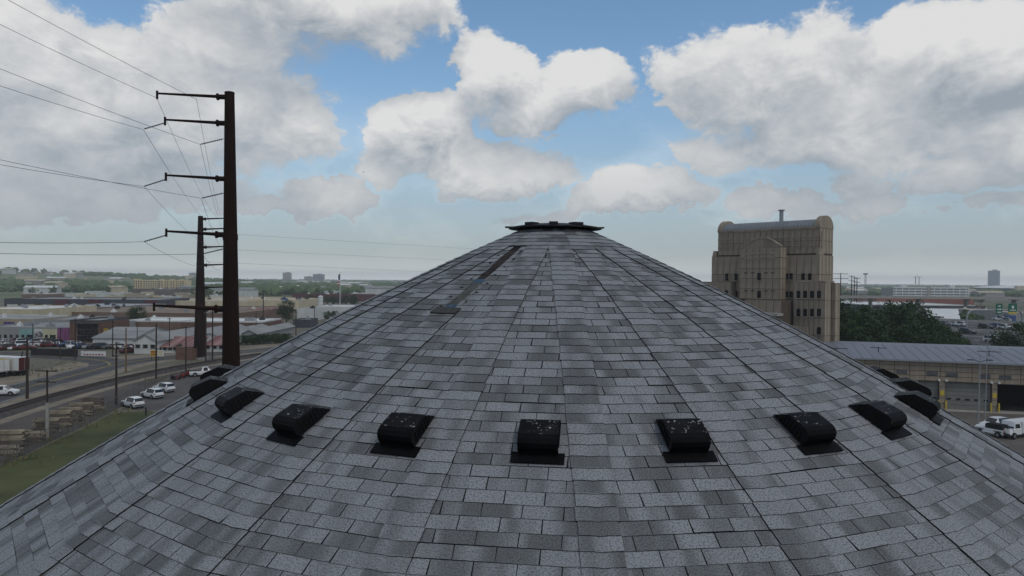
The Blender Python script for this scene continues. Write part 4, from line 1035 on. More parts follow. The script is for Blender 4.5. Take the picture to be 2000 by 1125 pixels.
# cars on the car lot
rg = random.Random(3)
kinds = ['sedan', 'suv', 'van', 'sedan', 'pickup', 'suv']; cols = ['white', 'silver', 'red', 'grey', 'white', 'maroon', 'black', 'white', 'tan', 'blue', 'white', 'black', 'red']
n = 0
for row, (y, xs) in enumerate([(683, range(4, 56, 15)), (677, range(2, 150, 16)), (671, range(10, 120, 17)), (681, range(150, 262, 13)), (675, range(200, 262, 14)), (689, [252])]):
    for xi, x in enumerate(xs):
        c = cols[(n*5+row) % len(cols)] if not (x == 252) else 'maroon'; n += 1
        car(kinds[n % 6] if x != 252 else 'suv', c, G(x+rg.uniform(-2, 2), y+rg.uniform(-.6, .6), .02), R(rg.choice((60, 240, 70, 20)))+rg.uniform(-.1, .1), '%s vehicle, %s from the left in the %s row of the car lot' % (c, ORD[xi], ('near left', 'middle left', 'back left', 'near right', 'back right', '')[row]) if x != 252 else 'dark red car in front of the white gabled shed', 'vehicles on the car lot', detail=False)
fb = thing('board_fence', 'dark board fence in front of the crowded car lot', 'fence', G(60, 694)); A_ = G(60, 694); B_ = G(152, 697); dd = B_-A_; nb = 26; an = math.atan2(dd.y, dd.x); bm1 = MB().box((0, 0, 0), (dd.length/nb-.04, .06, 1.9)).mesh('board', [M('dark_boards', (.022, .022, .024), .9, .3, 2)])
for i in range(nb): addobj('board', bm1, fb, dd*((i+.5)/nb), an)
# hedge and bushes along the road
for i, x in enumerate(range(474, 566, 11)): bush(G(x, 674-(x-474)*.05), 3.2, 1.5, 'dark green bush, %s from the left in the hedge beyond the road' % ORD[i], 'hedge bushes beyond the road')
for i, (x, y) in enumerate([(385, 690), (428, 684), (350, 690), (560, 668)]): bush(G(x, y), 2.6, 1.3, ('dark bush left of the nearest steel pole', 'dark bush between the steel poles', 'dark bush beside the left rust red shed', 'dark bush at the end of the hedge by the roof slope')[i], 'bushes by the sheds')
rg = random.Random(77)
wd = MB()
for i in range(420):
    a = rg.choice(((0, 905), (40, 893), (100, 862), (165, 832), (215, 806), (60, 733), (110, 722), (300, 742), (130, 712))); p = G(a[0]+rg.gauss(0, 26), a[1]+rg.gauss(0, 3.5)+rg.uniform(-2, 2)); h_ = rg.uniform(.12, .45); an = rg.uniform(0, 6.28); s = rg.uniform(.05, .14)
    q = Vector((math.cos(an)*s, math.sin(an)*s, 0)); wd.poly([p-q, p+q, p+q*1.6+Vector((rg.gauss(0, .08), rg.gauss(0, .08), h_)), p-q*.6+Vector((0, 0, h_*.8))], 0, rg.random())
tag(wd.build('weeds', leaf_mat('weed_green', (.11, .11, .05), (.20, .18, .09)), fix=False), 'weeds and long grass along the fence and road edges', 'weeds', kind='stuff')
# single trees among the warehouses
tree(G(268, 640), 9.3, 1.15, 'round dark tree in front of the wide brown warehouse'); tree(G(560, 633), 10.8, .95, 'dark leafy tree beside the pale grey shed'); tree(G(640, 628), 5.4, 1.2, 'low dark tree in front of the white shed'); tree(G(656, 626), 5.0, 1.2, 'low dark tree touching the roof slope by the white shed')
tree(G(690, 600), 9.5, 1.0, 'dark tree right of the flagpole'); tree(G(76, 616), 6, 1.3, 'dark tree behind the tan warehouse'); tree(G(235, 618), 5, 1.1, 'dark tree at the end of the pale metal roof'); tree(G(250, 618), 4.5, 1.1, 'second dark tree at the end of the pale metal roof')
for i, x in enumerate(range(596, 700, 9)): tree(G(x+rg.uniform(-3, 3), 597+rg.uniform(-2, 2)), rg.uniform(5.5, 8), 1.0, 'dark tree, %s from the left in the row behind the white sheds' % ORD[i], 'trees behind the white tank')
for i in range(70):
    x = rg.uniform(10, 800); y = rg.uniform(569, 585) if x > 370 else rg.uniform(566, 578)
    if 262 < x < 362 and y < 576: continue
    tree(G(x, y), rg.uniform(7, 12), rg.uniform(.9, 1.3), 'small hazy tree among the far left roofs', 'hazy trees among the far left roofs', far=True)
# ------------------------------------------------------------------ hill and far woods
def px_of(x, y):
    d = Vector((x, y, CAMH))-CAM; z = d.dot(EY); return 1000+FPX*d.dot(EX)/max(1, z), z
def sst(a, b, x): t = max(0, min(1, (x-a)/(b-a))); return t*t*(3-2*t)
hc = CAM+EX*(-1230)+EY*1720
def hillz(x, y):
    u = (Vector((x, y, 0))-hc); a = u.dot(EX)/900; b = u.dot(EY)/760
    return 30*math.exp(-(a*a if a < 0 else a*a*3.2)*1.6)*math.exp(-b*b*1.5)+2.5*mnoise.noise(Vector((x/260, y/260, 0)))*math.exp(-(a*a+b*b))
hm = MB(); NX, NY = 46, 40; hv = []
for j in range(NY+1):
    for i in range(NX+1):
        p = hc+EX*(-1500+i/NX*2500)+EY*(-1150+j/NY*2400); e = min(i, NX-i, j, NY-j); hv.append((p.x, p.y, hillz(p.x, p.y) if e > 0 else -.6))
hm.faces(hv, [(j*(NX+1)+i, j*(NX+1)+i+1, (j+1)*(NX+1)+i+1, (j+1)*(NX+1)+i) for j in range(NY) for i in range(NX)])
tag(hm.build('hill', M('hill_grass', (.10, .15, .05), .95, .35, .006, detail=8, col2=(.16, .17, .08)), smooth=True, fix=False), kind='structure')
rg = random.Random(9)
for i in range(22):
    x, y = rg.uniform(5, 235), 0; dd_ = rg.uniform(900, 1750); p = CAM+(EY+EX*((x-1000)/FPX))*dd_; p.z = hillz(p.x, p.y)-.3
    t = thing('hillside_house', 'small pale house among the trees on the left hillside', 'house', p, rg.uniform(-.5, .5), 'houses on the left hillside'); w = rg.uniform(11, 18)
    MB().extr([(0, 0), (9, 0), (9, 4.5), (4.5, 7), (0, 4.5)], -w/2, w/2, axis='x').build('wall', rg.choice((WHT, CREAM, TAN2)), t)
    r_ = MB()
    for s in ((-.5, 4.4, 4.5, 7.2), (9.5, 4.4, 4.5, 7.2)): r_.faces([(-w/2-.5, s[0], s[1]), (w/2+.5, s[0], s[1]), (w/2+.5, s[2], s[3]), (-w/2-.5, s[2], s[3]), (-w/2-.5, s[0], s[1]+.2), (w/2+.5, s[0], s[1]+.2), (w/2+.5, s[2], s[3]+.2), (-w/2-.5, s[2], s[3]+.2)], [(0, 1, 2, 3), (4, 5, 6, 7), (0, 1, 5, 4), (1, 2, 6, 5), (3, 0, 4, 7)])
    r_.build('roof', rg.choice((RGREY, RWHT, RBRN)), t)
    for q in (-.3, 0, .3): addobj('window', window_mesh(1.6, 1.5)[0], t, (q*w, 0, 1.4))
# pale roofs scattered through the suburb trees
for i in range(75):
    x = rg.uniform(0, 800) if i < 55 else rg.uniform(1650, 2000); dd_ = 760*math.exp(rg.random()*1.3); p = CAM+(EY+EX*((x-1000)/FPX))*dd_
    if (x < 365 and x > 255) or (x > 1000 and 1740 < x < 1897): continue
    p.z = max(0, hillz(p.x, p.y)-.5) if x < 620 else 0; w = rg.uniform(14, 42); h_ = rg.uniform(7, 11)
    t = thing('suburb_building', 'small pale roof among the hazy suburb trees', 'building', p, rg.uniform(-.3, .3), 'pale roofs among the suburb trees')
    MB().box((0, 0, 0), (w, 14, h_)).build('wall', rg.choice((WHT, CREAM, TAN2, GREYW)), t); MB().extr([(-7.6, h_+.02), (7.6, h_+.02), (0, h_+2.2)], -w/2-.5, w/2+.5, axis='x').build('roof', rg.choice((RWHT, RWHT, RGREY, RTAN)), t)
# far woods as one mass of crowns
ico = bmesh.new(); bmesh.ops.create_icosphere(ico, subdivisions=2, radius=1); iv = [v.co.copy() for v in ico.verts]; iF = [tuple(v.index for v in f.verts) for f in ico.faces]; ico.free()
VV = []; FF = []; TT = []; rg = random.Random(31)
def crown_blob(p, r, h):
    b = len(VV); sd = rg.uniform(0, 99); tt = rg.random()
    for v in iv:
        n = 1+.55*mnoise.noise(v*2.1+Vector((sd, 0, 0)))+.25*mnoise.noise(v*5+Vector((0, sd, 0))); VV.append((p.x+v.x*r*n, p.y+v.y*r*n, p.z+h*.5+v.z*h*.5*n))
    for f in iF: FF.append((b+f[0], b+f[1], b+f[2])); TT.append(max(.01, min(1, tt*.6+.4*rg.random())))
cnt = 0
for i in range(9000):
    x = rg.uniform(-60, 2080)
    if 840 < x < 1300: continue
    d_ = 820*math.exp(rg.random()*2.15) if x < 1000 else 1150*math.exp(rg.random()*1.9)
    p = CAM+(EY+EX*((x-1000)/FPX))*d_; p.z = 0
    if x < 1000 and mnoise.noise(Vector((p.x/300, p.y/300, 3))) < -.12 and d_ < 2600: continue
    if abs(x-311) < 62 and d_ < 1320: continue
    if 20 < x < 150 and 800 < d_ < 1150 and rg.random() < .75: continue
    if x > 1000 and abs(x-1818) < 95 and d_ < 1500: continue
    p.z = hillz(p.x, p.y)-1 if x < 620 else -1
    h_ = rg.uniform(7, 12.5); crown_blob(p, h_*rg.uniform(.5, .8), h_); cnt += 1
me = bpy.data.meshes.new('far_woods'); me.from_pydata(VV, [], FF); me.materials.append(leaf_mat('leaves_distant', (.042, .075, .030), (.100, .145, .058))); at = me.attributes.new('tint', 'FLOAT', 'FACE'); at.data.foreach_set('value', TT)  # green brightened so the woods look sunlit through colour alone
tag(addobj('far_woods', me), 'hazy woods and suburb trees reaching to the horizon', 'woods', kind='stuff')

# ------------------------------------------------------------------ right: the tan tower building
TH = R(47); T_T = EX*math.cos(TH)-EY*math.sin(TH); T_N = -EX*math.sin(TH)-EY*math.cos(TH)
TP0 = CAM+EX*46.7+EY*162; TP0.z = 0; TRZ = math.atan2(T_T.y, T_T.x)
def TU(px, py, off=0.0):
    """(u, z) on the tower's front plane moved off metres towards the viewer"""
    p = ONP(px, py, TP0+T_N*off, T_N); return (p-TP0).dot(T_T), p.z
tower = thing('tan_tower_building', 'tan concrete tower building with a barrel-vaulted metal roof and narrow windows', 'building', TP0, TRZ)
def block(name, u0, u1, v0, v1, z0, z1, mat=TANB, parent=None):
    b = MB(); b.box(((u0+u1)/2, (v0+v1)/2, z0), (u1-u0, v1-v0, z1-z0)); return b.build(name, mat, parent or tower)
PMC = {}
def panels(parent, u0, u1, z0, z1, nu, nz_, v, side=None, gap=.085, th=.10, mat=TANW):
    """grid of precast panels on the plane v (front) or on the end plane u = side"""
    w, h = (u1-u0)/nu, (z1-z0)/nz_; k = (round(w, 3), round(h, 3), side is not None)
    if k not in PMC:
        b = MB()
        if side is None: b.box((0, 0, -h/2+gap/2), (w-gap, th, h-gap))
        else: b.box((0, 0, -h/2+gap/2), (th, w-gap, h-gap))
        PMC[k] = b.mesh('panel', [mat])
    for i in range(nu):
        for j in range(nz_):
            c = (u0+(i+.5)*w, z0+(j+.5)*h); addobj('panel', PMC[k], parent, (c[0], v-th/2, c[1]) if side is None else (side+th/2, c[0], c[1]))
TWG = M('tower_window_glass', (.006, .006, .007), .45, .2, 2, spec=.12)
def twin(parent, px, py0, py1, wpx, off):
    u, z1 = TU(px, py0, off); _, z0 = TU(px, py1, off); w = wpx*153/FPX/.93
    b = MB(); b.box((u, -off-.115, z0), (w, .12, z1-z0)); q = b.build('window', TWG, parent)
    b = MB(); b.box((u, -off-.16, z0-.22), (w+.3, .22, .2)); b.build('sill', TANW, q)
    b = MB(); b.box((u, -off-.185, (z0+z1)/2-.04), (w, .03, .07)); b.build('glazing_bar', DARKM, q)
uL, zeL = TU(1403, 452); uR, zeR = TU(1601, 446); ZE = (zeL+zeR)/2; WD = 6.2
slab_ = block('upper_block', uL, uR, 0, WD, 0, ZE)
z_st = TU(1400, 499)[1]
panels(slab_, uL, uR, z_st, ZE, 18, 2, 0); panels(slab_, 0, WD, z_st, ZE, 4, 2, 0, side=uR)
for i in range(16):
    if 4 < i < 10: continue
    u = uL+(i+.35)*(uR-uL)/15; b = MB(); b.box((u, -.18, z_st+1), (.28, .2, (ZE-z_st)*.66)); b.build('fluting', TANW, slab_)
b = MB(); b.box(((uL+uR)/2, WD/2, ZE), (uR-uL+.3, WD+.3, .25)); b.build('cornice', TANW, slab_)
for i in range(3):
    z_b = z_st+(ZE-z_st)*(.30+.33*i); b = MB(); b.box(((uL+uR)/2, -.16, z_b), (uR-uL, .14, .16)); b.build('ledge', TANW, slab_)
# vault
vb = MB(); NV = 14; rise = zpix(1510, 434.5, depth_of(TP0+T_T*((uL+uR)/2)+T_N*-WD/2))-ZE-.2
arc = [(WD/2-math.cos(math.pi*i/NV)*WD/2, ZE+.25+math.sin(math.pi*i/NV)*rise) for i in range(NV+1)]
nsg = 26; vau = MB(); vau.extr(arc, uL+1.0, uR-1.0, axis='x'); vo = vau.build('vault_roof', M('vault_metal', (.19, .195, .20), .5, .12, .6, metal=.3), tower)
for i in range(nsg+1):
    u = uL+1.1+i*(uR-uL-2.2)/nsg; s_ = MB()
    for a_, c_ in zip(arc[:-1], arc[1:]): s_.faces([(u-.05, a_[0], a_[1]+.01), (u+.05, a_[0], a_[1]+.01), (u+.05, c_[0], c_[1]+.01), (u-.05, c_[0], c_[1]+.01), (u-.05, a_[0], a_[1]+.09), (u+.05, a_[0], a_[1]+.09), (u+.05, c_[0], c_[1]+.09), (u-.05, c_[0], c_[1]+.09)], [(4, 5, 6, 7), (0, 4, 7, 3), (1, 2, 6, 5)])
    s_.build('roof_seam', STEELG, vo)
arc2 = [(WD/2-math.cos(math.pi*i/NV)*(WD/2+.15), ZE+.25+math.sin(math.pi*i/NV)*(rise+.75)) for i in range(NV+1)]
for ua, ub in ((uL-.1, uL+1.0), (uR-1.0, uR+.1)): e_ = MB(); e_.extr(arc2, ua, ub, axis='x'); e_.build('end_arch', TANW, tower)
u_, z_ = TU(1512.5, 434); ch = MB(); ch.cyl((u_, WD/2, ZE+rise*.8), (u_, WD/2, ZE+rise+2.6), .42, .42, 12); ch.cyl((u_, WD/2, ZE+rise+2.6), (u_, WD/2, ZE+rise+2.8), .7, .7, 12); ch.build('chimney_stack', STEELG, tower)
# stepped lower body, wider than the upper block
UE, VE = uR+.35, WD-.6; lb = block('lower_block', uL-1.0, UE, -.9, VE, 0, z_st-.3); zf = z_st-.3
panels(lb, uL-1.0, UE, zf-16, zf, 16, 4, -.9); panels(lb, -.9, VE, zf-16, zf, 4, 4, 0, side=UE)
for u in (uL-.6, uR+.05): b = MB(); b.box((u, .2, zf), (.8, 2.0, 1.3), top=(.6, .8)); b.build('shoulder', TANW, lb)
for px, y0, y1 in ((1420, 534, 548), (1438, 534, 547), (1438, 568, 580), (1537, 534, 546), (1545.5, 534, 546), (1569, 534, 547), (1582, 534, 547), (1537, 569, 581), (1545.5, 569, 581), (1537, 603, 615), (1545.5, 603, 615)): twin(lb, px, y0, y1, 5.5, .99)
# centre bay with arched head
OB = 3.6; ub0, zb1 = TU(1446, 485, OB); ub1, _ = TU(1524, 485, OB); zb0 = TU(1480, 584, OB)[1]
bay = block('centre_bay', ub0, ub1, -OB, -.9, 0, zb1); panels(bay, ub0, ub1, zb0, zb1, 6, 5, -OB); panels(bay, -OB, -.9, zb0, zb1, 2, 5, 0, side=ub1)
am = [(ub0+(ub1-ub0)*i/16, zb1+math.sin(math.pi*i/16)*2.1) for i in range(17)]
b = MB(); b.extr(am, -OB+.6, -OB+1.3); b.build('arched_head', TANW, bay)
ab = MB()
for (xa, za), (xb, zb_) in zip(am[:-1], am[1:]): ab.faces([(xa, -OB+.45, za-.12), (xb, -OB+.45, zb_-.12), (xb, -OB+.45, zb_+.22), (xa, -OB+.45, za+.22), (xa, -OB+1.4, za-.12), (xb, -OB+1.4, zb_-.12), (xb, -OB+1.4, zb_+.22), (xa, -OB+1.4, za+.22)], [(0, 1, 2, 3), (2, 3, 7, 6), (0, 1, 5, 4), (4, 5, 6, 7)])
ab.build('arch_band', TANW, bay)
b = MB(); b.box(((ub0+ub1)/2, -OB-.12, zb1-1.4), ((ub1-ub0)*.72, .2, .35)); b.box(((ub0+ub1)/2, -OB-.12, zb1-2.3), ((ub1-ub0)*.72, .2, .25)); b.build('string_course', TANW, bay)
for px, y0, y1 in ((1483, 533, 547), (1483, 568, 582)): twin(bay, px, y0, y1, 6.2, OB+.09)
for px in (1457, 1470, 1496, 1509):
    for y0, y1 in ((533, 547), (568, 582)):
        u, z1 = TU(px, y0, OB+.09); _, z0 = TU(px, y1, OB+.09); b = MB(); b.box((u, -OB-.11, z1-.1), (.8, .12, .22)); b.build('lintel', TANB, bay)
# wings
OW = 4.2; uw0, zw1 = TU(1551, 551, OW); uw1, _ = TU(1611, 551, OW)
wing = block('right_wing', uw0, uw1, -OW, 0, 0, zw1); panels(wing, uw0, uw1, 0, zw1, 6, 6, -OW); panels(wing, -OW, -1.4, 0, zw1, 2, 6, 0, side=uw1)
b = MB(); b.box(((uw0+uw1)/2, -OW/2, zw1), (uw1-uw0+.25, OW+.2, .3)); b.build('coping', TANW, wing)
for px in (1560, 1573, 1586.5, 1600):
    for y0, y1 in ((568, 582), (603, 618)): twin(wing, px, y0, y1, 6.2, OW+.09)
twin(wing, 1600, 639, 653, 6.2, OW+.09)
uq = TU(1631, 560, 1.2)[0]; but = block('corner_buttress', uw1+.1, uq, -1.2, 1.0, 0, zw1-.2); panels(but, uw1+.1, uq, 0, zw1-.2, 2, 6, -1.2); panels(but, -1.2, 1.0, 0, zw1-.2, 1, 6, 0, side=uq)
ul0, zl1 = TU(1372, 550, 3.0); ul1, _ = TU(1428, 550, 3.0)
lw = block('left_wing', ul0, ul1, -3.0, 3, 0, zl1); panels(lw, ul0, ul1, 4, zl1, 5, 4, -3.0); panels(lw, -3.0, -.9, 4, zl1, 1, 4, 0, side=ul1)
for px in (1407, 1419.5): twin(lw, px, 567, 577, 5.5, 3.09)
# annex and slanting wall in front
OA = 8.5; ua0, za1 = TU(1455, 585, OA); ua1, _ = TU(1526, 585, OA); an_ = block('annex', ua0, ua1, -OA, -3.6, 0, za1); panels(an_, ua0, ua1, 8, za1, 5, 2, -OA); b = MB(); b.box(((ua0+ua1)/2+1.5, -OA-1.4, za1-3.0), ((ua1-ua0)*.75, 2.6, .5)); b.build('canopy', CONC, an_)
OC = 11.0; uc0, zc1 = TU(1532, 634, OC); uc1, _ = TU(1581, 622, OC); b = MB(); b.box(((uc0+uc1)/2, -OC, 0), (uc1-uc0, .5, zc1)); sw = b.build('yard_wall', TANB, tower); panels(sw, uc0, uc1, 0, zc1, 8, 3, -OC-.25)

# ------------------------------------------------------------------ right: long garage building with metal roof
LA = G(1690, 790.5); LB = G(2000, 808); ldir = (LB-LA).normalized(); LO = LA-ldir*14; LLEN = 62.0; lrz = math.atan2(ldir.y, ldir.x); LN = Vector((ldir.y, -ldir.x, 0))
if LN.dot(CAM-LO) < 0: LN = -LN
def LU(px, py, off=0.0):
    p = ONP(px, py, LO+LN*off, LN); return (p-LO).dot(ldir), p.z
HW_ = 7.95
gar = thing('garage_building', 'long tan garage building with grey metal roof and roll-up doors', 'building', LO, lrz)
d0a, d0z = LU(1793, 752); d0b, _ = LU(1834, 752); d1a, d1z = LU(1846, 753); d1b, _ = LU(1937, 755); d2a, d2z = LU(1948, 761); d2b = d2a+7.6; dz_ = 4.55
cores = []
def gb_(u0, u1, z0, z1, v0=0.0, v1=20.0, m=TANB, nm='wall_core', par=gar):
    b = MB(); b.box(((u0+u1)/2, (v0+v1)/2, z0), (u1-u0, v1-v0, z1-z0)); return b.build(nm, m, par)
gb_(0, LLEN, dz_, HW_)
edges_ = [0, d0a, d0b, d1a, d1b, d2a, d2b, LLEN]
for i in range(0, 8, 2): gb_(edges_[i], edges_[i+1], 0, dz_-.01)
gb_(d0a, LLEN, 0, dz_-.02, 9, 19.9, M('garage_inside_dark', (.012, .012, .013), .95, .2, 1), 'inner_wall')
panels(gar, 0, LLEN, dz_+.1, HW_, 27, 4, 0)
for a, b in ((0, d0a), (d0b, d1a), (d1b, d2a), (d2b, LLEN)): panels(gar, a, b, 0, dz_+.1, max(1, int((b-a)/2.2)), 5, 0)
for px, y0, y1, w in ((1701, 717, 724, 15), (1761, 722, 729, 19), (1820.5, 725.5, 733, 19), (1859, 728, 735.5, 20), (1924, 731, 739, 17), (1963, 733, 741, 20), (2012, 736, 744, 20)):
    u, z1 = LU(px, y0); _, z0 = LU(px, y1); b = MB(); b.box((u, -.12, z0), (w*120/FPX, .10, z1-z0)); q = b.build('vent_window', DARKM, gar)
    for k_ in range(3): s_ = MB(); s_.box((u, -.18, z0+(k_+.5)*(z1-z0)/3.2), (w*120/FPX, .03, .05)); s_.build('louvre', STEELG, q)
DOORM = M('door_grey_sections', (.17, .165, .15), .7, .1, .5)
for a, b in ((d0a, d0b), (d1a, d1b)):
    n = 6
    dr = MB(); dr.box(((a+b)/2, .55, .02), (b-a, .10, dz_-.04)); dd_ = dr.build('roller_door', DARKM, gar)
    for k_ in range(n): s_ = MB(); s_.box(((a+b)/2, .46, .04+k_*(dz_-.06)/n), (b-a-.1, .08, (dz_-.06)/n-.05)); s_.build('door_section', DOORM, dd_)
    m_ = max(3, int((b-a)/1.2))
    for k_ in range(m_): s_ = MB(); s_.box((a+(k_+.5)*(b-a)/m_, .40, 1.62), (.62, .05, .26)); s_.build('door_window', GLASS, dd_)
for u in (d0b+(d1a-d0b)/2, d1b+(d2a-d1b)/2):
    s_ = MB(); s_.box((u, -.13, 2.3), (.62, .10, .8)); s_.build('yellow_marking', YELP, gar); s_ = MB(); s_.cyl((u-.55, -.35, 0), (u-.55, -.35, 1.5), .14, .14, 10); s_.build('bollard', YELP, gar); s_ = MB(); s_.cyl((u+.55, -.35, 0), (u+.55, -.35, 1.5), .14, .14, 10); s_.build('bollard', YELP, gar)
    for q in (-.75, .75): s_ = MB(); s_.box((u+q*.7, -.35, 4.7), (.28, .5, .3)); s_.build('wall_lamp', WHITE, gar)
RZ1, RDEP = 9.25, 14.5; RP = M('garage_metal_roof', (.17, .172, .20), .5, .10, .4, metal=.1, stretch=(1, .15, 1)); npn = 36; pwid = (LLEN+.8)/npn
slope = math.atan2(RZ1-HW_, RDEP+.5); pl_ = math.hypot(RDEP+.5, RZ1-HW_)
pm_ = MB().box((0, pl_/2, 0), (pwid-.05, pl_, .10)).mesh('roof_panel', [RP]); rb_ = MB().box((0, pl_/2, .10), (.06, pl_, .07)).mesh('seam_rib', [STEELG])
for i in range(npn):
    o = addobj('roof_panel', pm_, gar, (-.4+(i+.5)*pwid, -.5, HW_+.02)); o.rotation_euler = (slope, 0, 0)
    addobj('seam_rib', rb_, o, (pwid/2, 0, 0))
b = MB(); b.box((LLEN/2, RDEP+3, HW_), (LLEN, 6.5, RZ1-HW_+.05)); b.build('rear_roof', RP, gar); b = MB(); b.box((LLEN/2, -.62, HW_-.12), (LLEN+.9, .18, .2)); b.build('gutter', STEELG, gar)
for px, py in ((1728, 686), (1955, 699), (1640, 683)):
    u, z = LU(px, py); u_ = u; v = 6.0 if px != 1640 else 4; z = HW_+.1+v*math.tan(slope); s_ = MB(); s_.box((u, v, z+.05), (.12, .12, 1.0)); s_.box((u, v, z+.75), (3.6 if px != 1728 else 2.6, .12, .12)); s_.build('roof_bracket', DARKM, gar)
sheet_poly('service_yard', [G(1700, 795), G(2300, 815), G(2300, 1400), G(1500, 1400), G(1500, 830)], M('service_yard_asphalt', (.105, .092, .080), .9, .2, .15, detail=8), .006)
sheet_poly('apron_strip', [G(1700, 791), G(2200, 812), G(2200, 818), G(1700, 797)], CONC, .012)
# lamps and vehicles in the yard
b = G(1910, 838); dl = depth_of(b); hl = zpix(1912, 704, dl); t = thing('yard_lamp', 'double-armed lamp post in front of the roll-up door', 'lamp post', b); MB().cyl((0, 0, 0), (.15, 0, hl), .12, .07, 9).build('mast', STEELG, t)
for s in (-1, 1): a = MB(); a.cyl((.15, 0, hl-.15), (.15+s*1.1, 0, hl+.08), .05, .04, 7); q = a.build('arm', DARKM, t); MB().box((.15+s*1.35, 0, hl+.02), (.75, .34, .14)).build('lamp_head', DARKM, q)
MB().cyl((.15, 0, hl), (.15, 0, hl+.7), .03, .02, 6).build('spike', DARKM, t); MB().cyl((0, 0, 0), (0, 0, .7), .24, .24, 10).build('footing', CONC, t)
b = G(1924, 822); dl = depth_of(b); hl = zpix(1927, 640, dl); t = thing('flag_mast', 'thin tall grey mast right of the double-armed lamp', 'mast', b); MB().cyl((0, 0, 0), (.2, 0, hl), .09, .04, 8).build('mast', STEELG, t); MB().cyl((.2, 0, hl), (.2, 0, hl+.15), .08, .08, 8).build('finial', STEELG, t)
car('suv', 'white', G(1944, 838, .02), R(200), 'white car half hidden behind the black and white jeep')
jp = thing('open_top_jeep', 'white jeep with black soft top and rear plate in the service yard', 'jeep', G(1938, 851, .02), R(118)); PW = PAINTS['white']
MB().box((0, 0, .5), (3.9, 1.7, .62), top=(.97, .95)).build('tub', PW, jp); MB().box((1.15, 0, 1.12), (1.5, 1.45, .16), top=(.9, .85)).build('bonnet', PW, jp); MB().box((-.65, 0, 1.12), (2.3, 1.62, .68), top=(.88, .86)).build('soft_top', M('black_canvas', (.012, .012, .013), .9, .2, 4), jp)
MB().box((.52, 0, 1.15), (.05, 1.4, .55)).build('windscreen', GLASS, jp); MB().box((-2.02, 0, .62), (.12, 1.7, .22)).build('rear_bumper', DARKM, jp); MB().cyl((-1.98, 0, 1.05), (-2.2, 0, 1.05), .38, .38, 14).build('spare_wheel', TYRE, jp)
for ax in (1.25, -1.25):
    for s in (-1, 1): w_ = MB().cyl((ax, s*.72, .42), (ax, s*.98, .42), .42, .42, 14).build('wheel', TYRE, jp); MB().cyl((ax, s*.73, .42), (ax, s*.995, .42), .22, .22, 10).build('rim', RIM, w_); MB().box((ax, s*.90, .86), (1.0, .26, .08)).build('fender', DARKM, jp)
for s in (-1, 1): MB().box((-1.98, s*.68, .85), (.08, .16, .25)).build('tail_lamp', TAIL, jp)
ut = thing('service_truck', 'white service truck with tall utility body at the right edge', 'truck', G(1986, 853, .02), R(206)); MB().box((-1.3, 0, .75), (3.6, 2.2, 1.5)).build('utility_body', PW, ut)
for s in (-1, 1):
    for k_ in range(3): MB().box((-2.4+k_*1.1, s*1.11, .9), (.98, .05, 1.1)).build('locker_door', PW, ut)
MB().box((1.35, 0, .6), (1.7, 2.0, .75)).build('cab_lower', PW, ut); MB().box((1.25, 0, 1.35), (1.5, 1.9, .95), top=(.75, .88)).build('cab_upper', PW, ut); MB().box((2.5, 0, .6), (.9, 1.9, .75), top=(.9, .9)).build('bonnet', PW, ut); MB().box((1.3, 0, 1.45), (1.05, 1.91, .55), top=(.82, .93)).build('side_windows', GLASS, ut)
ws_ = MB(); ws_.faces([(2.02, -.82, 1.42), (2.02, .82, 1.42), (1.78, .78, 2.1), (1.78, -.78, 2.1), (1.9, -.82, 1.42), (1.9, .82, 1.42), (1.6, .78, 2.1), (1.6, -.78, 2.1)], [(0, 1, 2, 3), (4, 5, 6, 7), (0, 1, 5, 4), (2, 3, 7, 6), (0, 3, 7, 4), (1, 2, 6, 5)]); ws_.build('windscreen', GLASS, ut)
for ax in (2.1, -1.6):
    for s in (-1, 1): w_ = MB().cyl((ax, s*.80, .45), (ax, s*1.08, .45), .45, .45, 14).build('wheel', TYRE, ut); MB().cyl((ax, s*.81, .45), (ax, s*1.095, .45), .25, .25, 10).build('rim', RIM, w_)
MB().box((2.98, 0, .5), (.14, 2.0, .25)).build('bumper', DARKM, ut)

# ------------------------------------------------------------------ right: trees, highway, far buildings
TR = [(1652, 590, 172), (1668, 602, 166), (1690, 606, 170), (1708, 600, 176), (1734, 592, 178), (1752, 602, 170), (1776, 596, 178), (1795, 606, 172), (1806, 618, 176), (1822, 630, 170), (1842, 640, 166), (1858, 644, 170), (1700, 630, 158), (1745, 634, 157), (1785, 640, 156), (1816, 648, 155), (1660, 628, 157), (1862, 656, 158)]

for i, (x, y, d_) in enumerate(TR):
    p = AT(x, y, d_); h_ = p.z; p.z = 0; tree(p, h_*1.06, .95 if h_ > 12 else 1.1, ('dark green tree, %s from the tower in the back row of the clump' % ORD[i]) if i < 12 else ('lower dark green tree, %s from the tower along the garage roof' % ORD[[1, 2, 3, 4, 0, 5][i-12]]), 'dense clump of dark trees right of the tower')
for x, y, d_, lab in ((1992, 636, 165, 'dark tree at the right picture edge above the garage roof'), (1973, 652, 162, 'smaller dark tree left of the one at the right picture edge')):
    p = AT(x, y, d_); h_ = p.z; p.z = 0; tree(p, h_*1.06, 1.1, lab)
HZ = 6.0
hw_far = [G(1740, 622, HZ), G(2080, 637, HZ)]; hw_near = [G(2080, 700, HZ), G(1790, 668, HZ)]
q = [Vector(p) for p in (hw_far[0], hw_far[1], hw_near[0], hw_near[1])]
hwm = MB(); lo = [V3(p, 0) for p in q]; cen = sum(q, Vector())/4; lo = [V3(cen+(p-cen)*1.06, -.05) for p in q]
hwm.poly(q, 0)
for i in range(4): hwm.poly([q[i], q[(i+1) % 4], lo[(i+1) % 4], lo[i]], 1)
hwo = tag(hwm.build('highway', [ASPH, LAWN]), kind='structure')
def hwp(a, b): return q[3].lerp(q[2], a).lerp(q[0].lerp(q[1], a), b)
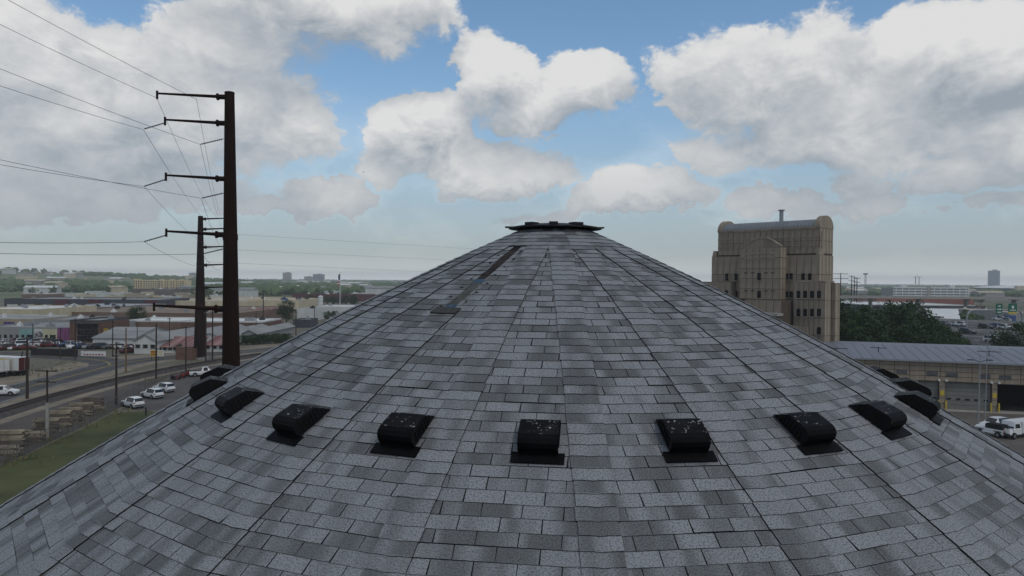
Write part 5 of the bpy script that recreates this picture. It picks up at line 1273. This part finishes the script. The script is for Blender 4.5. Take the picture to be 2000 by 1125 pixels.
for b_ in (.10, .22, .34, .62, .76, .9):
    m = MB()
    for k_ in range(34):
        if b_ in (.22, .76) and k_ % 2: continue
        a0_, a1_ = k_/34, (k_+1)/34; m.poly([hwp(a0_, b_)+Vector((0, 0, .01)), hwp(a1_, b_)+Vector((0, 0, .01)), hwp(a1_, b_+.006)+Vector((0, 0, .01)), hwp(a0_, b_+.006)+Vector((0, 0, .01))])
    m.build('lane_line', WLINE, hwo, fix=False)
for b_, lab in ((.015, 'near concrete barrier wall along the highway'), (.48, 'concrete median barrier between the highway lanes'), (.985, 'far concrete barrier wall along the highway')):
    a_, c_ = hwp(0, b_), hwp(1, b_); dd_ = c_-a_; m = MB(); m.box((dd_.length/2, 0, 0), (dd_.length, .6, 1.0), top=(1, .4)); tag(m.build('barrier_wall', CONC, None, a_, math.atan2(dd_.y, dd_.x)), lab, 'barrier')
hwaz = math.atan2((hwp(1, .3)-hwp(0, .3)).y, (hwp(1, .3)-hwp(0, .3)).x)
for px, py, kd, c, fl_, lab in ((1943, 669, 'van', 'white', 0, 'white minivan nearest on the highway'), (1890, 652, 'suv', 'black', 0, 'black car on the highway under the sign gantry post'), (1926, 642, 'suv', 'black', 0, 'black car on the highway left of the dark blue one'), (1948, 639, 'sedan', 'blue', 0, 'dark blue car on the highway beyond the barrier'), (1964, 643, 'suv', 'white', 0, 'white car on the highway left of the right-hand tree'),
        (1873, 637, 'suv', 'white', 1, 'white car on the highway just left of the gantry'), (1862, 636, 'sedan', 'silver', 1, 'silver car on the highway beside the white one by the gantry'), (1830, 626, 'van', 'white', 1, 'white van on the highway below the white-roofed hall'), (1842, 634, 'sedan', 'grey', 1, 'grey car on the highway below the white-roofed hall'), (1951, 626, 'suv', 'white', 1, 'white car parked beyond the highway under the green signs'), (1962, 629, 'suv', 'silver', 1, 'silver car parked beyond the highway under the green signs')):
    car(kd, c, G(px, py, HZ+.02), hwaz+(math.pi if fl_ else 0)+.05, lab, 'highway traffic', detail=True)
# overhead sign gantry
ga = G(1888, 641, HZ); gbp = G(1996, 640, HZ); gd = gbp-ga; GL = gd.length; t = thing('sign_gantry', 'arched grey highway gantry carrying two green signs', 'sign gantry', ga, math.atan2(gd.y, gd.x)); gz = zpix(1930, 606, depth_of(ga.lerp(gbp, .4)))-HZ
m = MB(); pth = [(0, 0, 0), (0, 0, gz*.55), (.25, 0, gz*.78), (1.0, 0, gz*.94), (2.2, 0, gz), (GL-2.2, 0, gz), (GL-1.0, 0, gz*.94), (GL-.25, 0, gz*.78), (GL, 0, gz*.55), (GL, 0, 0)]; m.tube([Vector(p) for p in pth], .30, 10); m.build('arch_tube', STEELG, t)
GRN = M('highway_sign_green', (.006, .11, .065), .5, .08, 1)
for px0, px1, y0, y1, yel in ((1943, 1955, 593, 613.5, False), (1967.5, 1983.5, 593, 609, True)):
    nn_ = Vector((gd.y, -gd.x, 0)).normalized(); pa = ONP(px0, y0, ga, nn_); pb = ONP(px1, y1, ga, nn_); u0_ = (pa-ga).dot(gd.normalized()); u1_ = (pb-ga).dot(gd.normalized()); z1_, z0_ = pa.z-HZ, pb.z-HZ; w_ = u1_-u0_; uc = (u0_+u1_)/2; hh = z1_-z0_
    s_ = MB(); s_.box((uc, -.45, z0_), (w_, .12, hh)); p_ = s_.build('sign_panel', GRN, t)
    s_ = MB()
    if yel: s_.cyl((uc, -.52, z0_+hh*.58), (uc, -.56, z0_+hh*.58), hh*.19, hh*.19, 16); s_.box((uc, -.53, z0_+hh*.16), (w_*.7, .04, hh*.10))
    else:
        for f_, ww in ((.72, .4), (.42, .72), (.14, .6)): s_.box((uc, -.53, z0_+hh*f_), (w_*ww, .04, hh*.09))
    s_.build('sign_legend', WHITE, p_)
    if yel: s_ = MB(); s_.box((uc, -.45, z0_-.62), (w_, .12, .58)); s_.build('exit_plate', YELP, t)
# viaduct
va, vb_ = AT(1560, 580, 440), AT(2120, 582, 440); vz = zpix(1800, 578.5, 440); va.z = vb_.z = 0; vd = vb_-va; t = thing('viaduct', 'long grey concrete viaduct crossing the right distance', 'viaduct', va, math.atan2(vd.y, vd.x)); VL = vd.length
MB().box((VL/2, 0, vz-1.5), (VL, 11, .9)).build('deck', CONC, t); 
for s in (-1, 1): MB().box((VL/2, s*5.4, vz-.6), (VL, .3, .6)).build('parapet', CONC, t)
for i in range(6): MB().box(((i+.5)*VL/6, 0, 0), (1.0, 3, vz-2.0)).box(((i+.5)*VL/6, 0, vz-2.0), (1.2, 9, .5)).build('pier', CONC, t)
building('white_roof_hall', 'hall with a brilliant white low-pitched roof beyond the highway', 1801, 1874, 645, 610, 55, TAN2, RWHT, 'shed', rise=3.1, face=True)
building('long_white_roof_store', 'long grey store with a white flat roof below the viaduct', 1690, 1905, 616, 596, 70, DKGREY, RWHT, trim=WHT)
building('red_brick_hall', 'long red brick hall behind the viaduct', 1712, 1902, 600, 580.5, 40, M('brick_bright', (.24, .085, .065), .9, .15, .1), RBRN)
building('tan_flat_store', 'tan flat-roofed store behind the green signs at the right edge', 1972, 2060, 634, 612, 60, GREYW, RTAN)
building('blue_shed', 'small blue shed under the right green sign', 1968, 1984, 634, 618, 8, M('blue_paint', (.03, .07, .20), .7, .15, 1), RGREY)
building('brick_block', 'dark red low block right of the long white roof', 1905, 1925, 608, 599, 20, MAR, RBRN)
# banded parking structure
PD = 900; c0, c1 = AT(1744, 570, PD), AT(1893, 570, PD); c0.z = c1.z = 0; pd_ = c1-c0; PLn = pd_.length; zt = zpix(1800, 562, PD); t = thing('parking_structure', 'white parking structure with dark horizontal bands on the right horizon', 'building', c0, math.atan2(pd_.y, pd_.x))
MB().box((PLn/2, 16, 0), (PLn-2, 30, zt-.6)).build('deck_core', GREYW, t)
for lv in range(5):
    z = zt*(.12+lv*.22)
    for a_, b_ in ((0, .44), (.49, 1.0)): MB().box((PLn*(a_+b_)/2, -.2, z-.8), (PLn*(b_-a_), 1.0, 1.6)).build('spandrel', WHITE, t)
    for i in range(12):
        if .42 < (i+.5)/12 < .5: continue
        MB().box(((i+.5)*PLn/12, -.1, max(0, z-.8-zt*.22)), (.8, .8, zt*.22)).build('column', WHITE, t)
MB().box((PLn*.465, -.1, 0), (4, 1.6, zt+1)).build('stair_tower', CONC, t)
for fr in (.2, .84): MB().box((fr*PLn, 12, zt-.6), (6, 6, 4)).build('roof_block', WHITE, t)
# stadium roof
sc_ = AT(1972, 562, 1500); sc_.z = 0; t = thing('domed_arena', 'arena with a wide shallow white roof at the right edge', 'arena', sc_); zr = zpix(1972, 557.5, 1500); rr_ = 66
dm = MB(); NR = 32; prof_ = [(rr_, zr-5.5), (rr_*.85, zr-3.6), (rr_*.6, zr-1.6), (rr_*.3, zr-.4), (1, zr)]; pts = [(r_*math.cos(2*math.pi*i/NR), r_*math.sin(2*math.pi*i/NR), z) for r_, z in prof_ for i in range(NR)]
dm.faces(pts, [(a*NR+i, a*NR+(i+1) % NR, (a+1)*NR+(i+1) % NR, (a+1)*NR+i) for a in range(4) for i in range(NR)]); dm.build('roof', RWHT, t, smooth=True); MB().cyl((0, 0, 0), (0, 0, zr-5.6), rr_*.93, rr_*.96, 32).build('wall', DKGREY, t); MB().box((-20, -rr_-3, 0), (22, 8, zr-1)).build('entrance_block', CREAM, t)
GT = M('blue_curtain_glass', (.10, .16, .23), .2, .15, .02, spec=.5); far_block(1936, 1953, 528.5, 2900, 'tall blue glass tower on the right horizon', GT, 22, 7, 'glass_tower', win=M('dark_blue_window', (.04, .07, .11), .15, .2, 2, spec=.5))
b = AT(1791.5, 556, 1900); b.z = 0; zt = zpix(1791, 540, 1900); t = thing('observation_mast', 'T-shaped observation mast on the right horizon', 'mast', b); MB().box((-4.5, 0, 0), (1.6, 1.6, zt)).box((4.5, 0, 0), (1.6, 1.6, zt)).build('leg', STEELG, t); MB().box((0, 0, zt-2), (20, 6, 1.6)).build('deck', WHITE, t); MB().cyl((0, 0, zt), (0, 0, zt+6), .6, .3, 6).build('aerial', STEELG, t)
# far power poles on the right
def far_pole(px, pyb, pyt, dist, arms, L, label, r=.45):
    b = AT(px, pyb, dist); b.z = 0; h = zpix(px, pyt, dist); t = thing('steel_transmission_pole', label, 'transmission pole', b, -YAW, 'far power poles right of the tower'); MB().cyl((0, 0, 0), (0, 0, h), r, r*.55, 8).build('shaft', RUST, t)
    for i in range(arms): MB().cyl((-L, 0, h-.6-i*2.9), (L, 0, h-.6-i*2.9), .16, .16, 6).build('arm', RUST, t)
far_pole(1641.5, 580, 533, 440, 4, 4.6, 'far power pole with wide crossarms touching the tower building'); far_pole(1663, 578, 538, 520, 2, 2.2, 'far slim power pole, first of three close together'); far_pole(1668.5, 578, 541, 540, 3, 1.6, 'far slim power pole, second of three close together'); far_pole(1673.5, 577, 542, 520, 3, 2.4, 'far slim power pole, third of three close together')
b = AT(1690, 577, 560); b.z = 0; h_ = zpix(1690, 533.5, 560); t = thing('lattice_mast', 'slim grey lattice mast right of the far power poles', 'mast', b); lm = MB()
for sx_, sy_ in ((-1, -1), (1, -1), (1, 1), (-1, 1)): lm.cyl((sx_*1.1, sy_*1.1, 0), (sx_*.35, sy_*.35, h_), .10, .07, 5)
lm.build('leg', STEELG, t); br = MB()
for i in range(14):
    z0_, z1_ = h_*i/14, h_*(i+1)/14; r0_ = 1.1-.75*i/14; r1_ = 1.1-.75*(i+1)/14
    for (ax, ay), (bx_, by_) in (((-1, -1), (1, -1)), ((1, -1), (1, 1)), ((1, 1), (-1, 1)), ((-1, 1), (-1, -1))): br.cyl((ax*r0_, ay*r0_, z0_), (bx_*r1_, by_*r1_, z1_), .06, .06, 4)
br.build('bracing', STEELG, t); MB().box((0, 0, h_-1.2), (2.4, 2.4, 1.2)).build('antenna_head', STEELG, t)
rg = random.Random(41)
for x, y, d_, nm_ in ((1890, 604, 330, 'leftmost'), (1902, 612, 300, 'middle'), (1912, 616, 300, 'rightmost')): p = AT(x, y, d_); h_ = p.z; p.z = 0; tree(p, max(5, h_*1.05), 1.1, nm_+' of three light green trees behind the highway, left of the green signs', 'light green trees behind the highway', far=True)
for i in range(46):
    x = rg.uniform(1640, 2020); d_ = rg.uniform(620, 1100); p = AT(x, 560, d_); p.z = 0
    if 1735 < x < 1900 and d_ > 700: continue
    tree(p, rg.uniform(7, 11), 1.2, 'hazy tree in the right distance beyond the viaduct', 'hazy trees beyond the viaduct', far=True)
for i in range(9):
    x = 1650+i*11+rg.uniform(-3, 3); building('low_white_store', 'small pale store, %s from the left behind the far power poles' % ORD[i], x, x+rg.uniform(7, 12), 571+rg.uniform(0, 4), 566+rg.uniform(0, 2), 15, rg.choice((WHT, GREYW, CREAM)), RWHT, group='small pale stores far right')
# a bird
bd = MB(); bc = AT(710, 336, 120); bd.faces([(0, 0, 0), (-.28, .05, .10), (-.30, -.08, .09), (.28, .05, .10), (.30, -.08, .09), (0, .25, .02), (0, -.28, .0), (0, 0, -.07)], [(0, 1, 2), (0, 3, 4), (5, 0, 7), (6, 0, 7), (0, 5, 1), (0, 6, 2), (0, 5, 3), (0, 6, 4)])
tag(bd.build('bird', DARKM, None, bc), 'tiny dark bird in the sky left of the roof peak', 'bird')

# ------------------------------------------------------------------ haze
hb = MB(); hb.box((0, 3000, -1.0), (17600, 11800, 91.0)); hz = hb.build('haze', M('haze_dummy', (1, 1, 1)))
hmm = bpy.data.materials.new('haze_air'); hmm.use_nodes = True; t = hmm.node_tree; t.nodes.clear(); pv = t.nodes.new('ShaderNodeVolumePrincipled'); pv.inputs['Color'].default_value = (.96, .98, 1.0, 1); pv.inputs['Density'].default_value = HAZE_D; pv.inputs['Anisotropy'].default_value = .1
oo = t.nodes.new('ShaderNodeOutputMaterial'); t.links.new(pv.outputs[0], oo.inputs['Volume']); hz.data.materials.clear(); hz.data.materials.append(hmm); tag(hz, kind='stuff')
